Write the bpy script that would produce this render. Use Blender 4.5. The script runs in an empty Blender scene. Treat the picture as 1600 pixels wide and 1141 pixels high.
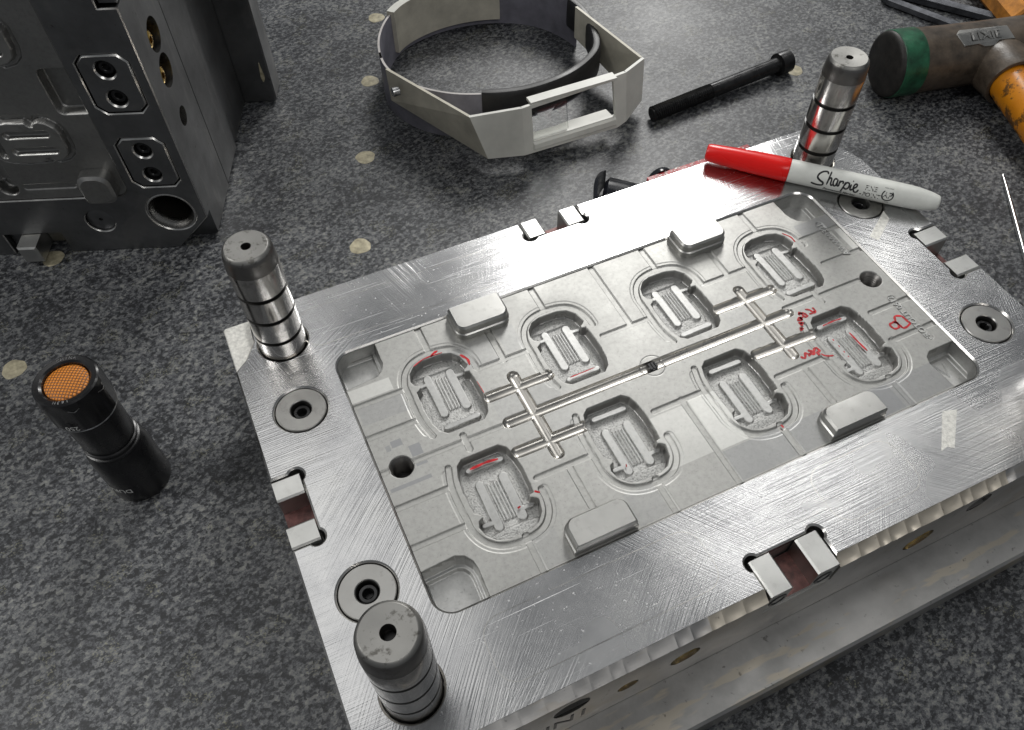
import bpy, bmesh, math, random
import numpy as np
from mathutils import Vector, Matrix
from mathutils.geometry import tessellate_polygon

random.seed(7)
rng = np.random.default_rng(11)
MM = 0.001
sc = bpy.context.scene
col = sc.collection
PI = math.pi

# ------------------------------------------------------------------ camera
cam_d = bpy.data.cameras.new('camera')
cam = bpy.data.objects.new('camera', cam_d)
col.objects.link(cam)
R = ((0.9081, -0.4187, -0.0100), (-0.3436, -0.7318, -0.5885), (0.2391, 0.5379, -0.8084))
CAM = None
# ------------------------------------------------------------------ world
w = bpy.data.worlds.new('World'); sc.world = w; w.use_nodes = True
bg = w.node_tree.nodes['Background']
bg.inputs[0].default_value = (0.90, 0.95, 1.0, 1); bg.inputs[1].default_value = 0.15
# ------------------------------------------------------------------ exposure
sc.view_settings.view_transform = 'Standard'
sc.view_settings.look = 'None'
sc.view_settings.exposure = 0.0
sc.view_settings.gamma = 1.0


def set_camera():
    import json
    r = np.array(RM); 
    m = Matrix.Identity(4)
    for i in range(3):
        m[i][0] = r[0][i]; m[i][1] = -r[1][i]; m[i][2] = -r[2][i]
    m[0][3], m[1][3], m[2][3] = CAMP[0] * MM, CAMP[1] * MM, CAMP[2] * MM
    cam.matrix_world = m
    cam_d.sensor_fit = 'HORIZONTAL'; cam_d.sensor_width = 36.0
    cam_d.lens = FPX / 1600.0 * 36.0
    cam_d.clip_start = 0.01; cam_d.clip_end = 50
    sc.camera = cam


RM = [[0.907917, -0.41903, -0.010037], [-0.344385, -0.732106, -0.587724], [0.238925, 0.537061, -0.808999]]
CAMP = [-166.586, -191.872, 416.172]
FPX = 1251.526
set_camera()


# ------------------------------------------------------------------ lamps (ceiling fittings of the workshop, and added fills)
def area(name, loc, target, sx, sy, power, color=(1, 0.99, 0.965)):
    d = bpy.data.lights.new(name, 'AREA'); d.shape = 'RECTANGLE'
    d.size = sx; d.size_y = sy; d.energy = power; d.color = color
    o = bpy.data.objects.new(name, d); col.objects.link(o)
    o.location = [c * MM for c in loc]
    v = Vector([(t - c) for t, c in zip(target, loc)])
    o.rotation_euler = v.to_track_quat('-Z', 'Y').to_euler()
    return o


area('ceiling_or_fill_lamp', (1060, 1700, 1500), (50, 50, 60), 0.45, 1.0, 30)
area('ceiling_or_fill_lamp', (1010, 520, 1500), (50, 0, 60), 0.10, 0.9, 1.6)
area('ceiling_panel_lamp', (-400, 780, 1560), (-400, 780, 0), 0.75, 1.3, 3.4)
area('ceiling_panel_lamp', (820, 420, 1580), (820, 420, 0), 0.7, 0.9, 1.5)
area('ceiling_or_fill_lamp', (-1600, 500, 1500), (0, 0, 0), 0.3, 1.2, 15)  # fill lamp added on the left for diffuse light
area('ceiling_or_fill_lamp', (150, -1500, 1750), (50, 0, 40), 1.2, 0.3, 7)  # fill lamp added behind the camera to brighten front faces


# ------------------------------------------------------------------ object helpers
def thing(name, label, cat, loc=(0, 0, 0), rotz=0.0, group=None):
    o = bpy.data.objects.new(name, None); col.objects.link(o)
    o.empty_display_size = 0.02
    o.location = [c * MM for c in loc]; o.rotation_euler = (0, 0, rotz)
    o['label'] = label; o['category'] = cat
    if group: o['group'] = group
    return o


def tag(o, label, cat, group=None):
    o['label'] = label; o['category'] = cat
    if group: o['group'] = group
    return o


class MB:
    def __init__(s):
        s.v = []; s.f = []; s.m = []; s.flat = set()

    def add(s, verts, faces, mi=0):
        n = len(s.v)
        s.v.extend([tuple(p) for p in verts])
        s.f.extend([tuple(i + n for i in f) for f in faces])
        if isinstance(mi, int): s.m.extend([mi] * len(faces))
        else: s.m.extend(mi)
        return s

    def box(s, x0, x1, y0, y1, z0, z1, mi=0, fn=None):
        P = [(x0, y0, z0), (x1, y0, z0), (x1, y1, z0), (x0, y1, z0), (x0, y0, z1), (x1, y0, z1), (x1, y1, z1), (x0, y1, z1)]
        if fn: P = [fn(*p) for p in P]
        return s.add(P, [(3, 2, 1, 0), (4, 5, 6, 7), (0, 1, 5, 4), (1, 2, 6, 5), (2, 3, 7, 6), (3, 0, 4, 7)], mi)

    def loft(s, rings, cap0=True, cap1=True, mi=0, closed=True, mis=None):
        n = len(rings[0]); V = []; F = []; M = []
        for r in rings: V.extend(r)
        for k in range(len(rings) - 1):
            for i in range(n if closed else n - 1):
                j = (i + 1) % n
                F.append((k * n + i, k * n + j, (k + 1) * n + j, (k + 1) * n + i)); M.append(mis[k] if mis else mi)
        if cap0: F.append(tuple(range(n - 1, -1, -1))); M.append(mis[0] if mis else mi)
        if cap1: F.append(tuple((len(rings) - 1) * n + i for i in range(n))); M.append(mis[-1] if mis else mi)
        return s.add(V, F, M)

    def lathe(s, prof, n=48, fn=None, cap0=True, cap1=True, mi=0, mis=None, cx=0, cy=0):
        rings = []
        for r, z in prof:
            ring = [(cx + r * math.cos(2 * PI * i / n), cy + r * math.sin(2 * PI * i / n), z) for i in range(n)]
            if fn: ring = [fn(*p) for p in ring]
            rings.append(ring)
        return s.loft(rings, cap0, cap1, mi, True, mis)

    def extrude(s, loops, z0, z1, bev=0.0, top=True, bottom=False, skip=None, fn=None, mi=0, mitop=None, mib=None):
        """loops[0] outline, the rest holes; top edge bevelled by bev"""
        fn = fn or (lambda a, b, h: (a, b, h))
        L = []
        for k, lp in enumerate(loops):
            lp = [tuple(p) for p in lp]
            a = sum(lp[i][0] * lp[(i + 1) % len(lp)][1] - lp[(i + 1) % len(lp)][0] * lp[i][1] for i in range(len(lp)))
            if (a > 0) != (k == 0): lp = lp[::-1]
            L.append(lp)
        ins = [inset(lp, bev) if bev > 0 else lp for lp in L]
        mt = mi if mitop is None else mitop
        for lp, il in zip(L, ins):
            n = len(lp)
            for i in range(n):
                j = (i + 1) % n
                if skip and skip(lp[i], lp[j]): continue
                s.add([fn(*lp[i], z0), fn(*lp[j], z0), fn(*lp[j], z1 - bev), fn(*lp[i], z1 - bev)], [(0, 1, 2, 3)], mi)
                if bev > 0:
                    s.add([fn(*lp[i], z1 - bev), fn(*lp[j], z1 - bev), fn(*il[j], z1), fn(*il[i], z1)], [(0, 1, 2, 3)], mi if mib is None else mib)
        if top:
            flat = [p for il in ins for p in il]
            tr = tessellate_polygon([[Vector((p[0], p[1], 0)) for p in il] for il in ins])
            k0 = len(s.f); s.add([fn(*p, z1) for p in flat], [tuple(t) for t in tr], mt); s.flat.update(range(k0, len(s.f)))
        if bottom:
            flat = [p for il in L for p in il]
            tr = tessellate_polygon([[Vector((p[0], p[1], 0)) for p in il] for il in L])
            s.add([fn(*p, z0) for p in flat], [tuple(reversed(t)) for t in tr], mi)
        return s

    def build(s, name, mats, parent=None, smooth=True, ang=35, merge=1e-4, loc=None, recalc=True):
        me = bpy.data.meshes.new(name)
        me.from_pydata([(x * MM, y * MM, z * MM) for x, y, z in s.v], [], s.f)
        if not isinstance(mats, (list, tuple)): mats = [mats]
        for m in mats: me.materials.append(m)
        me.polygons.foreach_set('material_index', s.m)
        if smooth: me.polygons.foreach_set('use_smooth', [i not in s.flat for i in range(len(s.f))])
        bm = bmesh.new(); bm.from_mesh(me)
        if merge: bmesh.ops.remove_doubles(bm, verts=bm.verts, dist=merge * MM * 10)
        if recalc: bmesh.ops.recalc_face_normals(bm, faces=bm.faces)
        bm.to_mesh(me); bm.free()
        if smooth:
            fl_ = np.zeros(len(me.polygons), bool); me.polygons.foreach_get('use_smooth', fl_)
            me.set_sharp_from_angle(angle=math.radians(ang)); me.polygons.foreach_set('use_smooth', fl_)
        me.update()
        o = bpy.data.objects.new(name, me); col.objects.link(o)
        if loc: o.location = [c * MM for c in loc]
        if parent: o.parent = parent
        return o


def inset(lp, b):
    n = len(lp); out = []
    for i in range(n):
        p0, p, p1 = lp[i - 1], lp[i], lp[(i + 1) % n]
        def nrm(a, c):
            dx, dy = c[0] - a[0], c[1] - a[1]; l = math.hypot(dx, dy) or 1
            return (-dy / l, dx / l)
        n0, n1 = nrm(p0, p), nrm(p, p1)
        mx, my = n0[0] + n1[0], n0[1] + n1[1]
        d = 1 + n0[0] * n1[0] + n0[1] * n1[1]
        d = max(d, 0.35)
        out.append((p[0] + b * mx / d, p[1] + b * my / d))
    return out


def circle(cx, cy, r, n=40):
    return [(cx + r * math.cos(2 * PI * i / n), cy + r * math.sin(2 * PI * i / n)) for i in range(n)]


def rrect(x0, x1, y0, y1, r, n=6, rs=None):
    """rounded rectangle, rs = radii at (x1,y1),(x0,y1),(x0,y0),(x1,y0)"""
    rs = rs or (r, r, r, r); out = []
    C = [(x1, y1, 1, 1, 0), (x0, y1, -1, 1, 90), (x0, y0, -1, -1, 180), (x1, y0, 1, -1, 270)]
    for (x, y, sx, sy, a0), rr in zip(C, rs):
        if rr <= 0.01: out.append((x, y)); continue
        for k in range(n + 1):
            a = math.radians(a0 + 90 * k / n)
            out.append((x - sx * rr + rr * math.cos(a), y - sy * rr + rr * math.sin(a)))
    return out


def catmull(pts, n=6, closed=False):
    P = [np.array(p, float) for p in pts]; N = len(P); out = []
    if N < 3: return [tuple(p) for p in P]
    rngk = range(N if closed else N - 1)
    for i in rngk:
        p0 = P[(i - 1) % N] if (closed or i > 0) else 2 * P[0] - P[1]
        p1 = P[i]; p2 = P[(i + 1) % N]
        p3 = P[(i + 2) % N] if (closed or i + 2 < N) else 2 * P[-1] - P[-2]
        for k in range(n):
            t = k / n
            out.append(tuple(0.5 * ((2 * p1) + (-p0 + p2) * t + (2 * p0 - 5 * p1 + 4 * p2 - p3) * t * t + (-p0 + 3 * p1 - 3 * p2 + p3) * t ** 3)))
    if not closed: out.append(tuple(P[-1]))
    return out


def ribbon(mb, pts, width, fn, h=0.08, mi=0, wvar=0.0):
    """flat stroke with round-ish ends following pts in 2D, mapped by fn(u,v,h)"""
    P = [np.array(p, float) for p in pts]; L = []; Rr = []
    n = len(P)
    for i in range(n):
        a = P[max(i - 1, 0)]; b = P[min(i + 1, n - 1)]
        t = b - a; l = np.linalg.norm(t) or 1; t = t / l; nn = np.array((-t[1], t[0]))
        ww = width / 2 * (1 + wvar * math.sin(i * 1.7 + width * 9))
        if i in (0, n - 1): ww *= 0.55
        L.append(P[i] + nn * ww); Rr.append(P[i] - nn * ww)
    V = [fn(p[0], p[1], h) for p in L] + [fn(p[0], p[1], h) for p in Rr]
    V += [fn(p[0], p[1], 0) for p in L] + [fn(p[0], p[1], 0) for p in Rr]
    F = []
    for i in range(n - 1):
        F += [(i, i + 1, n + i + 1, n + i), (2 * n + i, 2 * n + i + 1, i + 1, i), (n + i, n + i + 1, 3 * n + i + 1, 3 * n + i)]
    F += [(0, n, 3 * n, 2 * n), (n - 1, 3 * n - 1, 4 * n - 1, 2 * n - 1)]
    mb.add(V, F, mi)


def text_geo(body, size, align='CENTER', extrude=0.0, bold=0.0, shear=0.0):
    """returns (verts mm 2D/3D, faces) of a text in the default font, size in mm"""
    cu = bpy.data.curves.new('t', 'FONT'); cu.body = body; cu.size = size; cu.align_x = align; cu.align_y = 'CENTER'
    cu.extrude = extrude; cu.offset = bold; cu.resolution_u = 3; cu.shear = shear
    o = bpy.data.objects.new('t', cu); col.objects.link(o)
    dg = bpy.context.evaluated_depsgraph_get()
    me = bpy.data.meshes.new_from_object(o.evaluated_get(dg))
    V = [tuple(v.co) for v in me.vertices]; F = [tuple(p.vertices) for p in me.polygons]
    bpy.data.objects.remove(o); bpy.data.curves.remove(cu); bpy.data.meshes.remove(me)
    return V, F


# ------------------------------------------------------------------ materials
MATS = {}


def new_mat(name):
    m = bpy.data.materials.new(name); m.use_nodes = True
    nt = m.node_tree; b = nt.nodes['Principled BSDF']
    MATS[name] = m
    return m, nt, b


def N(nt, t, **k):
    n = nt.nodes.new(t)
    for a, v in k.items(): setattr(n, a, v)
    return n


def ramp(nt, fac, stops):
    r = N(nt, 'ShaderNodeValToRGB'); e = r.color_ramp.elements
    while len(e) < len(stops): e.new(0.5)
    for i, (p, c) in enumerate(stops):
        e[i].position = p; e[i].color = c if len(c) == 4 else (*c, 1)
    nt.links.new(fac, r.inputs[0]); return r.outputs[0]


def g(v): return (v, v, v, 1)


def coords(nt, scale=(1, 1, 1), rot=(0, 0, 0), loc=(0, 0, 0)):
    tc = N(nt, 'ShaderNodeTexCoord'); mp = N(nt, 'ShaderNodeMapping')
    mp.inputs['Scale'].default_value = scale; mp.inputs['Rotation'].default_value = rot; mp.inputs['Location'].default_value = loc
    nt.links.new(tc.outputs['Object'], mp.inputs[0]); return mp.outputs[0]


def noise(nt, scale, detail=3, rough=0.55, vec=None, dist=0.0):
    n = N(nt, 'ShaderNodeTexNoise'); n.inputs['Scale'].default_value = scale; n.inputs['Detail'].default_value = detail
    n.inputs['Roughness'].default_value = rough; n.inputs['Distortion'].default_value = dist
    nt.links.new(vec if vec is not None else coords(nt), n.inputs['Vector']); return n.outputs['Fac']


def math_(nt, op, a, b=None, c=None, clamp=False):
    n = N(nt, 'ShaderNodeMath', operation=op, use_clamp=clamp)
    for i, v in enumerate((a, b, c)):
        if v is None: continue
        if isinstance(v, (int, float)): n.inputs[i].default_value = v
        else: nt.links.new(v, n.inputs[i])
    return n.outputs[0]


def mix(nt, fac, a, b, mode='MIX'):
    n = N(nt, 'ShaderNodeMix', data_type='RGBA', blend_type=mode)
    for i, v in ((0, fac), (6, a), (7, b)):
        if isinstance(v, (int, float)): n.inputs[i].default_value = v
        elif isinstance(v, tuple): n.inputs[i].default_value = v if len(v) == 4 else (*v, 1)
        else: nt.links.new(v, n.inputs[i])
    return n.outputs[2]


def bump(nt, h, strength, dist, normal=None):
    b = N(nt, 'ShaderNodeBump'); b.inputs['Strength'].default_value = strength; b.inputs['Distance'].default_value = dist
    nt.links.new(h, b.inputs['Height'])
    if normal is not None: nt.links.new(normal, b.inputs['Normal'])
    return b.outputs[0]


def simple(name, c, rough=0.5, metal=0.0, nscale=0, namp=0.15, bscale=0, bstr=0.2, bdist=0.0003, spec=0.5, coat=0.0):
    m, nt, b = new_mat(name)
    b.inputs['Base Color'].default_value = (*c, 1); b.inputs['Roughness'].default_value = rough; b.inputs['Metallic'].default_value = metal
    b.inputs['Specular IOR Level'].default_value = spec; b.inputs['Coat Weight'].default_value = coat
    if nscale:
        f = noise(nt, nscale, 5, 0.62)
        lo = tuple(max(0, x * (1 - namp * 2)) for x in c); hi = tuple(min(1, x * (1 + namp * 2)) for x in c)
        nt.links.new(ramp(nt, f, [(0.3, lo), (0.7, hi)]), b.inputs['Base Color'])
        nt.links.new(ramp(nt, noise(nt, nscale * 0.37, 3), [(0.3, g(max(0.03, rough - 0.1))), (0.7, g(min(1, rough + 0.1)))]), b.inputs['Roughness'])
    if bscale:
        nt.links.new(bump(nt, noise(nt, bscale, 3), bstr, bdist), b.inputs['Normal'])
    return m


def make_granite():
    m, nt, b = new_mat('granite')
    v = coords(nt, (1.0, 1.25, 1.0), (0, 0, math.radians(-24)))
    n1 = noise(nt, 250, 5, 0.74, v, 0.1)
    n2 = noise(nt, 760, 4, 0.68, v, 0.0)
    big = noise(nt, 22, 3, 0.6, v)
    vo = N(nt, 'ShaderNodeTexVoronoi'); vo.inputs['Scale'].default_value = 430; vo.inputs['Randomness'].default_value = 1.0
    wv = N(nt, 'ShaderNodeVectorMath', operation='ADD'); nt.links.new(v, wv.inputs[0])
    nn = N(nt, 'ShaderNodeTexNoise'); nn.inputs['Scale'].default_value = 260; nt.links.new(v, nn.inputs['Vector'])
    sc_ = N(nt, 'ShaderNodeVectorMath', operation='SCALE'); sc_.inputs['Scale'].default_value = 0.004; nt.links.new(nn.outputs['Color'], sc_.inputs[0])
    nt.links.new(sc_.outputs[0], wv.inputs[1]); nt.links.new(wv.outputs[0], vo.inputs['Vector'])
    cell = N(nt, 'ShaderNodeSeparateColor'); nt.links.new(vo.outputs['Color'], cell.inputs[0])
    s = math_(nt, 'ADD', math_(nt, 'MULTIPLY', n1, 0.62), math_(nt, 'MULTIPLY', n2, 0.24))
    s = math_(nt, 'ADD', s, math_(nt, 'MULTIPLY', cell.outputs[0], 0.15))
    s = math_(nt, 'ADD', s, math_(nt, 'MULTIPLY', math_(nt, 'SUBTRACT', big, 0.5), 0.22))
    c = ramp(nt, s, [(0.43, (0.012, 0.013, 0.015)), (0.49, (0.046, 0.048, 0.054)), (0.535, (0.095, 0.099, 0.106)), (0.585, (0.148, 0.151, 0.151)), (0.70, (0.27, 0.27, 0.245))])
    yl = math_(nt, 'MULTIPLY', math_(nt, 'GREATER_THAN', n2, 0.57), math_(nt, 'GREATER_THAN', noise(nt, 48, 2, 0.5, v), 0.61))
    c = mix(nt, math_(nt, 'MULTIPLY', yl, 0.5), c, (0.25, 0.24, 0.15, 1))
    nt.links.new(c, b.inputs['Base Color'])
    sr = ramp(nt, noise(nt, 1.0, 2, 0.5, coords(nt, (7, 900, 1), (0, 0, 0.12))), [(0.735, g(0)), (0.75, g(1))])
    rr = math_(nt, 'ADD', ramp(nt, noise(nt, 9, 4), [(0.3, g(0.40)), (0.7, g(0.52))]), math_(nt, 'MULTIPLY', sr, 0.15))
    nt.links.new(rr, b.inputs['Roughness'])
    b.inputs['Specular IOR Level'].default_value = 0.5
    nt.links.new(bump(nt, n2, 0.06, 0.0003), b.inputs['Normal'])
    return m


def lines(nt, period, rot, stretch=14.0, detail=2):
    """fine parallel machining lines: noise squeezed across the line direction, period in mm"""
    k = 1.0 / (period * MM)
    return noise(nt, 1.0, detail, 0.5, coords(nt, (k / stretch, k, k), (0, 0, rot)))


def arc_lines(nt, cx, cy, period, detail=2):
    """irregular concentric cutter marks round a centre (mm), period in mm"""
    tc = N(nt, 'ShaderNodeTexCoord'); d = N(nt, 'ShaderNodeVectorMath', operation='SUBTRACT')
    nt.links.new(tc.outputs['Object'], d.inputs[0]); d.inputs[1].default_value = (cx * MM, cy * MM, 0)
    l = N(nt, 'ShaderNodeVectorMath', operation='LENGTH'); nt.links.new(d.outputs[0], l.inputs[0])
    sx = N(nt, 'ShaderNodeSeparateXYZ'); nt.links.new(d.outputs[0], sx.inputs[0])
    an = math_(nt, 'ARCTAN2', sx.outputs[1], sx.outputs[0])
    cb = N(nt, 'ShaderNodeCombineXYZ')
    nt.links.new(math_(nt, 'MULTIPLY', l.outputs['Value'], 1.0 / (period * MM)), cb.inputs[0]); nt.links.new(math_(nt, 'MULTIPLY', an, 9.0), cb.inputs[1])
    return noise(nt, 1.0, detail, 0.5, cb.outputs[0])


def make_plate_steel():
    m, nt, b = new_mat('milled_steel')
    big = noise(nt, 8, 3, 0.5)
    c = ramp(nt, noise(nt, 30, 5, 0.65), [(0.3, (0.43, 0.432, 0.44)), (0.55, (0.55, 0.55, 0.553)), (0.75, (0.61, 0.608, 0.60))])
    a1 = arc_lines(nt, 130, -330, 0.75); a2 = arc_lines(nt, -420, 260, 0.70); a3 = arc_lines(nt, 420, 260, 0.7)
    m1 = ramp(nt, noise(nt, 7, 2, 0.4), [(0.44, g(0)), (0.56, g(1))]); m2 = ramp(nt, noise(nt, 9, 2, 0.4, coords(nt, loc=(3.1, 1.7, 0.4))), [(0.45, g(0)), (0.56, g(1))])
    arcs = mix(nt, m2, mix(nt, m1, a1, a2), a3)
    amp = ramp(nt, noise(nt, 13, 3, 0.5, coords(nt, loc=(1.3, 5.2, 0))), [(0.36, g(0.22)), (0.58, g(1))])
    amp2 = ramp(nt, noise(nt, 10, 3, 0.5, coords(nt, loc=(7.3, 2.2, 0))), [(0.40, g(0.0)), (0.60, g(1))])
    l1 = lines(nt, 0.55, 0.28, 170); l2 = lines(nt, 0.5, -0.75, 220); l3 = lines(nt, 0.55, 1.25, 190); l4 = lines(nt, 0.6, 2.4, 260)
    scr = math_(nt, 'MAXIMUM', math_(nt, 'MAXIMUM', ramp(nt, l1, [(0.74, g(0)), (0.77, g(1))]), ramp(nt, l2, [(0.735, g(0)), (0.77, g(1))])), math_(nt, 'MAXIMUM', ramp(nt, l3, [(0.74, g(0)), (0.77, g(1))]), ramp(nt, l4, [(0.74, g(0)), (0.77, g(1))])))
    spk = ramp(nt, noise(nt, 620, 2, 0.5), [(0.70, g(0)), (0.75, g(1))])
    scr = math_(nt, 'MAXIMUM', scr, math_(nt, 'MULTIPLY', spk, 0.7))
    cc = mix(nt, math_(nt, 'MULTIPLY', scr, 0.55), c, (0.80, 0.80, 0.80, 1))
    nt.links.new(cc, b.inputs['Base Color'])
    r = math_(nt, 'ADD', ramp(nt, big, [(0.35, g(0.19)), (0.65, g(0.30))]), math_(nt, 'MULTIPLY', scr, 0.22))
    nt.links.new(r, b.inputs['Roughness']); b.inputs['Metallic'].default_value = 1.0
    h = math_(nt, 'MULTIPLY', arcs, math_(nt, 'MULTIPLY', amp, math_(nt, 'SUBTRACT', 1.0, math_(nt, 'MULTIPLY', amp2, 0.85))))
    n0 = bump(nt, math_(nt, 'MULTIPLY', mix(nt, m1, lines(nt, 0.62, PI / 2 + .03, 60, 1), lines(nt, 0.66, 0.62, 50, 1)), amp2), 0.5, 0.00035)
    n1 = bump(nt, h, 0.55, 0.0004, n0)
    n3 = bump(nt, scr, 0.2, 0.00008, n1)
    nt.links.new(n3, b.inputs['Normal'])
    return m


def make_insert_steel(name, rough, col_, edm=False):
    m, nt, b = new_mat(name)
    b.inputs['Metallic'].default_value = 1.0
    f = noise(nt, 420, 4, 0.7); f2 = noise(nt, 24, 4, 0.6)
    lo = tuple(x * 0.87 for x in col_); hi = tuple(min(1, x * 1.08) for x in col_)
    c = ramp(nt, math_(nt, 'ADD', math_(nt, 'MULTIPLY', f, 0.78), math_(nt, 'MULTIPLY', f2, 0.22)), [(0.34, lo), (0.5, col_), (0.66, hi)])
    if not edm:
        sp = ramp(nt, noise(nt, 900, 2, 0.5), [(0.30, g(1)), (0.35, g(0))])
        c = mix(nt, math_(nt, 'MULTIPLY', sp, 0.32), c, (0.16, 0.16, 0.15, 1))
        at = N(nt, 'ShaderNodeAttribute'); at.attribute_name = 'patch'
        c = mix(nt, math_(nt, 'MAXIMUM', math_(nt, 'MULTIPLY', at.outputs['Fac'], -1.0), 0), c, (0.26, 0.265, 0.275, 1))
        c = mix(nt, math_(nt, 'MAXIMUM', at.outputs['Fac'], 0), c, (0.80, 0.80, 0.77, 1))
        nt.links.new(ramp(nt, f2, [(0.3, g(rough - 0.06)), (0.7, g(rough + 0.08))]), b.inputs['Roughness'])
        nt.links.new(bump(nt, f, 0.10, 0.0002), b.inputs['Normal'])
    else:
        g1 = noise(nt, 1100, 3, 0.6)
        c = mix(nt, ramp(nt, g1, [(0.36, g(0.6)), (0.50, g(0))]), c, (0.15, 0.15, 0.145, 1))
        b.inputs['Roughness'].default_value = rough
        nt.links.new(bump(nt, g1, 0.6, 0.0006), b.inputs['Normal'])
    nt.links.new(c, b.inputs['Base Color'])
    return m


def make_polished(name, colr, rough, spots=0.0, linesrot=None, dark=(0.12, 0.11, 0.10)):
    m, nt, b = new_mat(name); b.inputs['Metallic'].default_value = 1.0
    c = ramp(nt, noise(nt, 60, 4, 0.6), [(0.3, tuple(x * 0.85 for x in colr)), (0.7, colr)])
    if spots:
        c = mix(nt, math_(nt, 'MULTIPLY', ramp(nt, noise(nt, 170, 4, 0.7), [(0.56, g(0)), (0.66, g(1))]), spots), c, (*dark, 1))
    nt.links.new(c, b.inputs['Base Color'])
    nt.links.new(ramp(nt, noise(nt, 45, 3), [(0.3, g(rough * 0.75)), (0.7, g(rough * 1.35))]), b.inputs['Roughness'])
    nt.links.new(bump(nt, noise(nt, 700, 3), 0.08, 0.0001), b.inputs['Normal'])
    return m


def make_scuffed(name, colr, rough, scuff, rot=0.3, metal=1.0, amount=0.6):
    """dark ground steel with paler directional rub marks"""
    m, nt, b = new_mat(name); b.inputs['Metallic'].default_value = metal
    c = ramp(nt, noise(nt, 20, 6, 0.68), [(0.3, tuple(x * 0.72 for x in colr)), (0.52, colr), (0.75, tuple(min(1, x * 1.22) for x in colr))])
    k = noise(nt, 1.0, 3, 0.6, coords(nt, (26, 130, 26), (0, 0, rot)))
    c = mix(nt, math_(nt, 'MULTIPLY', ramp(nt, k, [(0.56, g(0)), (0.61, g(1))]), amount), c, (*scuff, 1))
    c = mix(nt, math_(nt, 'MULTIPLY', ramp(nt, noise(nt, 300, 3, 0.6), [(0.66, g(0)), (0.74, g(1))]), 0.55), c, (0.07, 0.06, 0.055, 1))
    nt.links.new(c, b.inputs['Base Color'])
    nt.links.new(ramp(nt, noise(nt, 33, 3), [(0.3, g(rough - 0.08)), (0.7, g(rough + 0.1))]), b.inputs['Roughness'])
    nt.links.new(bump(nt, lines(nt, 0.6, 0.0, 25), 0.15, 0.0001), b.inputs['Normal'])
    return m


def make_handle():
    m, nt, b = new_mat('orange_varnish')
    n1 = noise(nt, 120, 6, 0.75); n2 = noise(nt, 30, 3, 0.5)
    c = ramp(nt, noise(nt, 25, 3), [(0.3, (0.50, 0.155, 0.006)), (0.7, (0.66, 0.26, 0.012))])
    c = mix(nt, math_(nt, 'MULTIPLY', ramp(nt, math_(nt, 'ADD', math_(nt, 'MULTIPLY', n1, 0.65), math_(nt, 'MULTIPLY', n2, 0.35)), [(0.515, g(0)), (0.565, g(1))]), 0.85), c, (0.045, 0.030, 0.014, 1))
    nt.links.new(c, b.inputs['Base Color']); b.inputs['Roughness'].default_value = 0.30
    nt.links.new(bump(nt, n1, 0.15, 0.0004), b.inputs['Normal'])
    return m


def make_grid_rubber():
    m, nt, b = new_mat('orange_button')
    x = N(nt, 'ShaderNodeTexWave', wave_type='BANDS', bands_direction='X'); y = N(nt, 'ShaderNodeTexWave', wave_type='BANDS', bands_direction='Y')
    for t in (x, y):
        t.inputs['Scale'].default_value = 200; nt.links.new(coords(nt, rot=(0, 0, 0.5)), t.inputs['Vector'])
    h = math_(nt, 'MINIMUM', x.outputs['Fac'], y.outputs['Fac'])
    nt.links.new(ramp(nt, h, [(0.05, (0.13, 0.045, 0.006)), (0.35, (0.72, 0.235, 0.018))]), b.inputs['Base Color'])
    b.inputs['Roughness'].default_value = 0.45
    nt.links.new(bump(nt, h, 0.5, 0.0005), b.inputs['Normal'])
    return m


def make_glass():
    m, nt, b = new_mat('lens_glass')
    b.inputs['Base Color'].default_value = (0.97, 0.98, 0.97, 1); b.inputs['Roughness'].default_value = 0.03
    b.inputs['Transmission Weight'].default_value = 1.0; b.inputs['IOR'].default_value = 1.49
    return m


GRANITE = make_granite()
PLATE = make_plate_steel()
INSERT = make_insert_steel('ground_insert_steel', 0.50, (0.385, 0.383, 0.368))
EDM = make_insert_steel('eroded_steel', 0.56, (0.49, 0.488, 0.475), True)
WALL = make_polished('cavity_wall_steel', (0.36, 0.355, 0.345), 0.34)
RIB = make_insert_steel('cavity_rib_steel', 0.44, (0.42, 0.42, 0.41))
FACET = make_insert_steel('stoned_steel', 0.48, (0.50, 0.50, 0.49))
RUNNER = make_polished('polished_runner_steel', (0.50, 0.482, 0.45), 0.28)
PIN = make_polished('hardened_pin_steel', (0.64, 0.62, 0.595), 0.19, 0.3)
PINTOP = make_polished('pin_end_steel', (0.33, 0.325, 0.31), 0.45, 0.7, dark=(0.07, 0.065, 0.055))
PINDARK = make_polished('pin_shoulder_steel', (0.26, 0.25, 0.24), 0.32, 0.5)
OILSHADE = simple('oil_and_hole_shade', (0.012, 0.011, 0.010), 0.35)  # oil in the pin grooves; in bores and hole ends, shade painted black
WASHER = make_polished('ground_disc_steel', (0.40, 0.395, 0.38), 0.36, 0.25)
BLOCKM = make_polished('interlock_steel', (0.62, 0.62, 0.60), 0.36, 0.12)
GREASE = simple('red_grease', (0.13, 0.055, 0.05), 0.42, 0.3, 260, 0.3, 500, 0.4, 0.0003)
BLACKOX = simple('black_oxide', (0.030, 0.030, 0.031), 0.30, 0.6, 240, 0.2, spec=0.6)
SIDE = make_scuffed('side_steel', (0.52, 0.505, 0.49), 0.36, (0.42, 0.37, 0.30), 0.0, amount=0.35)
CLAMP = make_scuffed('clamp_plate_steel', (0.47, 0.46, 0.445), 0.38, (0.56, 0.51, 0.43), 0.5, amount=0.95)
SCALLOP = make_scuffed('warm_reflection_chamfer', (0.55, 0.50, 0.42), 0.36, (0.62, 0.56, 0.46), 0.2, 0.45, 0.3)  # tan base colour stands in for a warm reflection on the scallops
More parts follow.
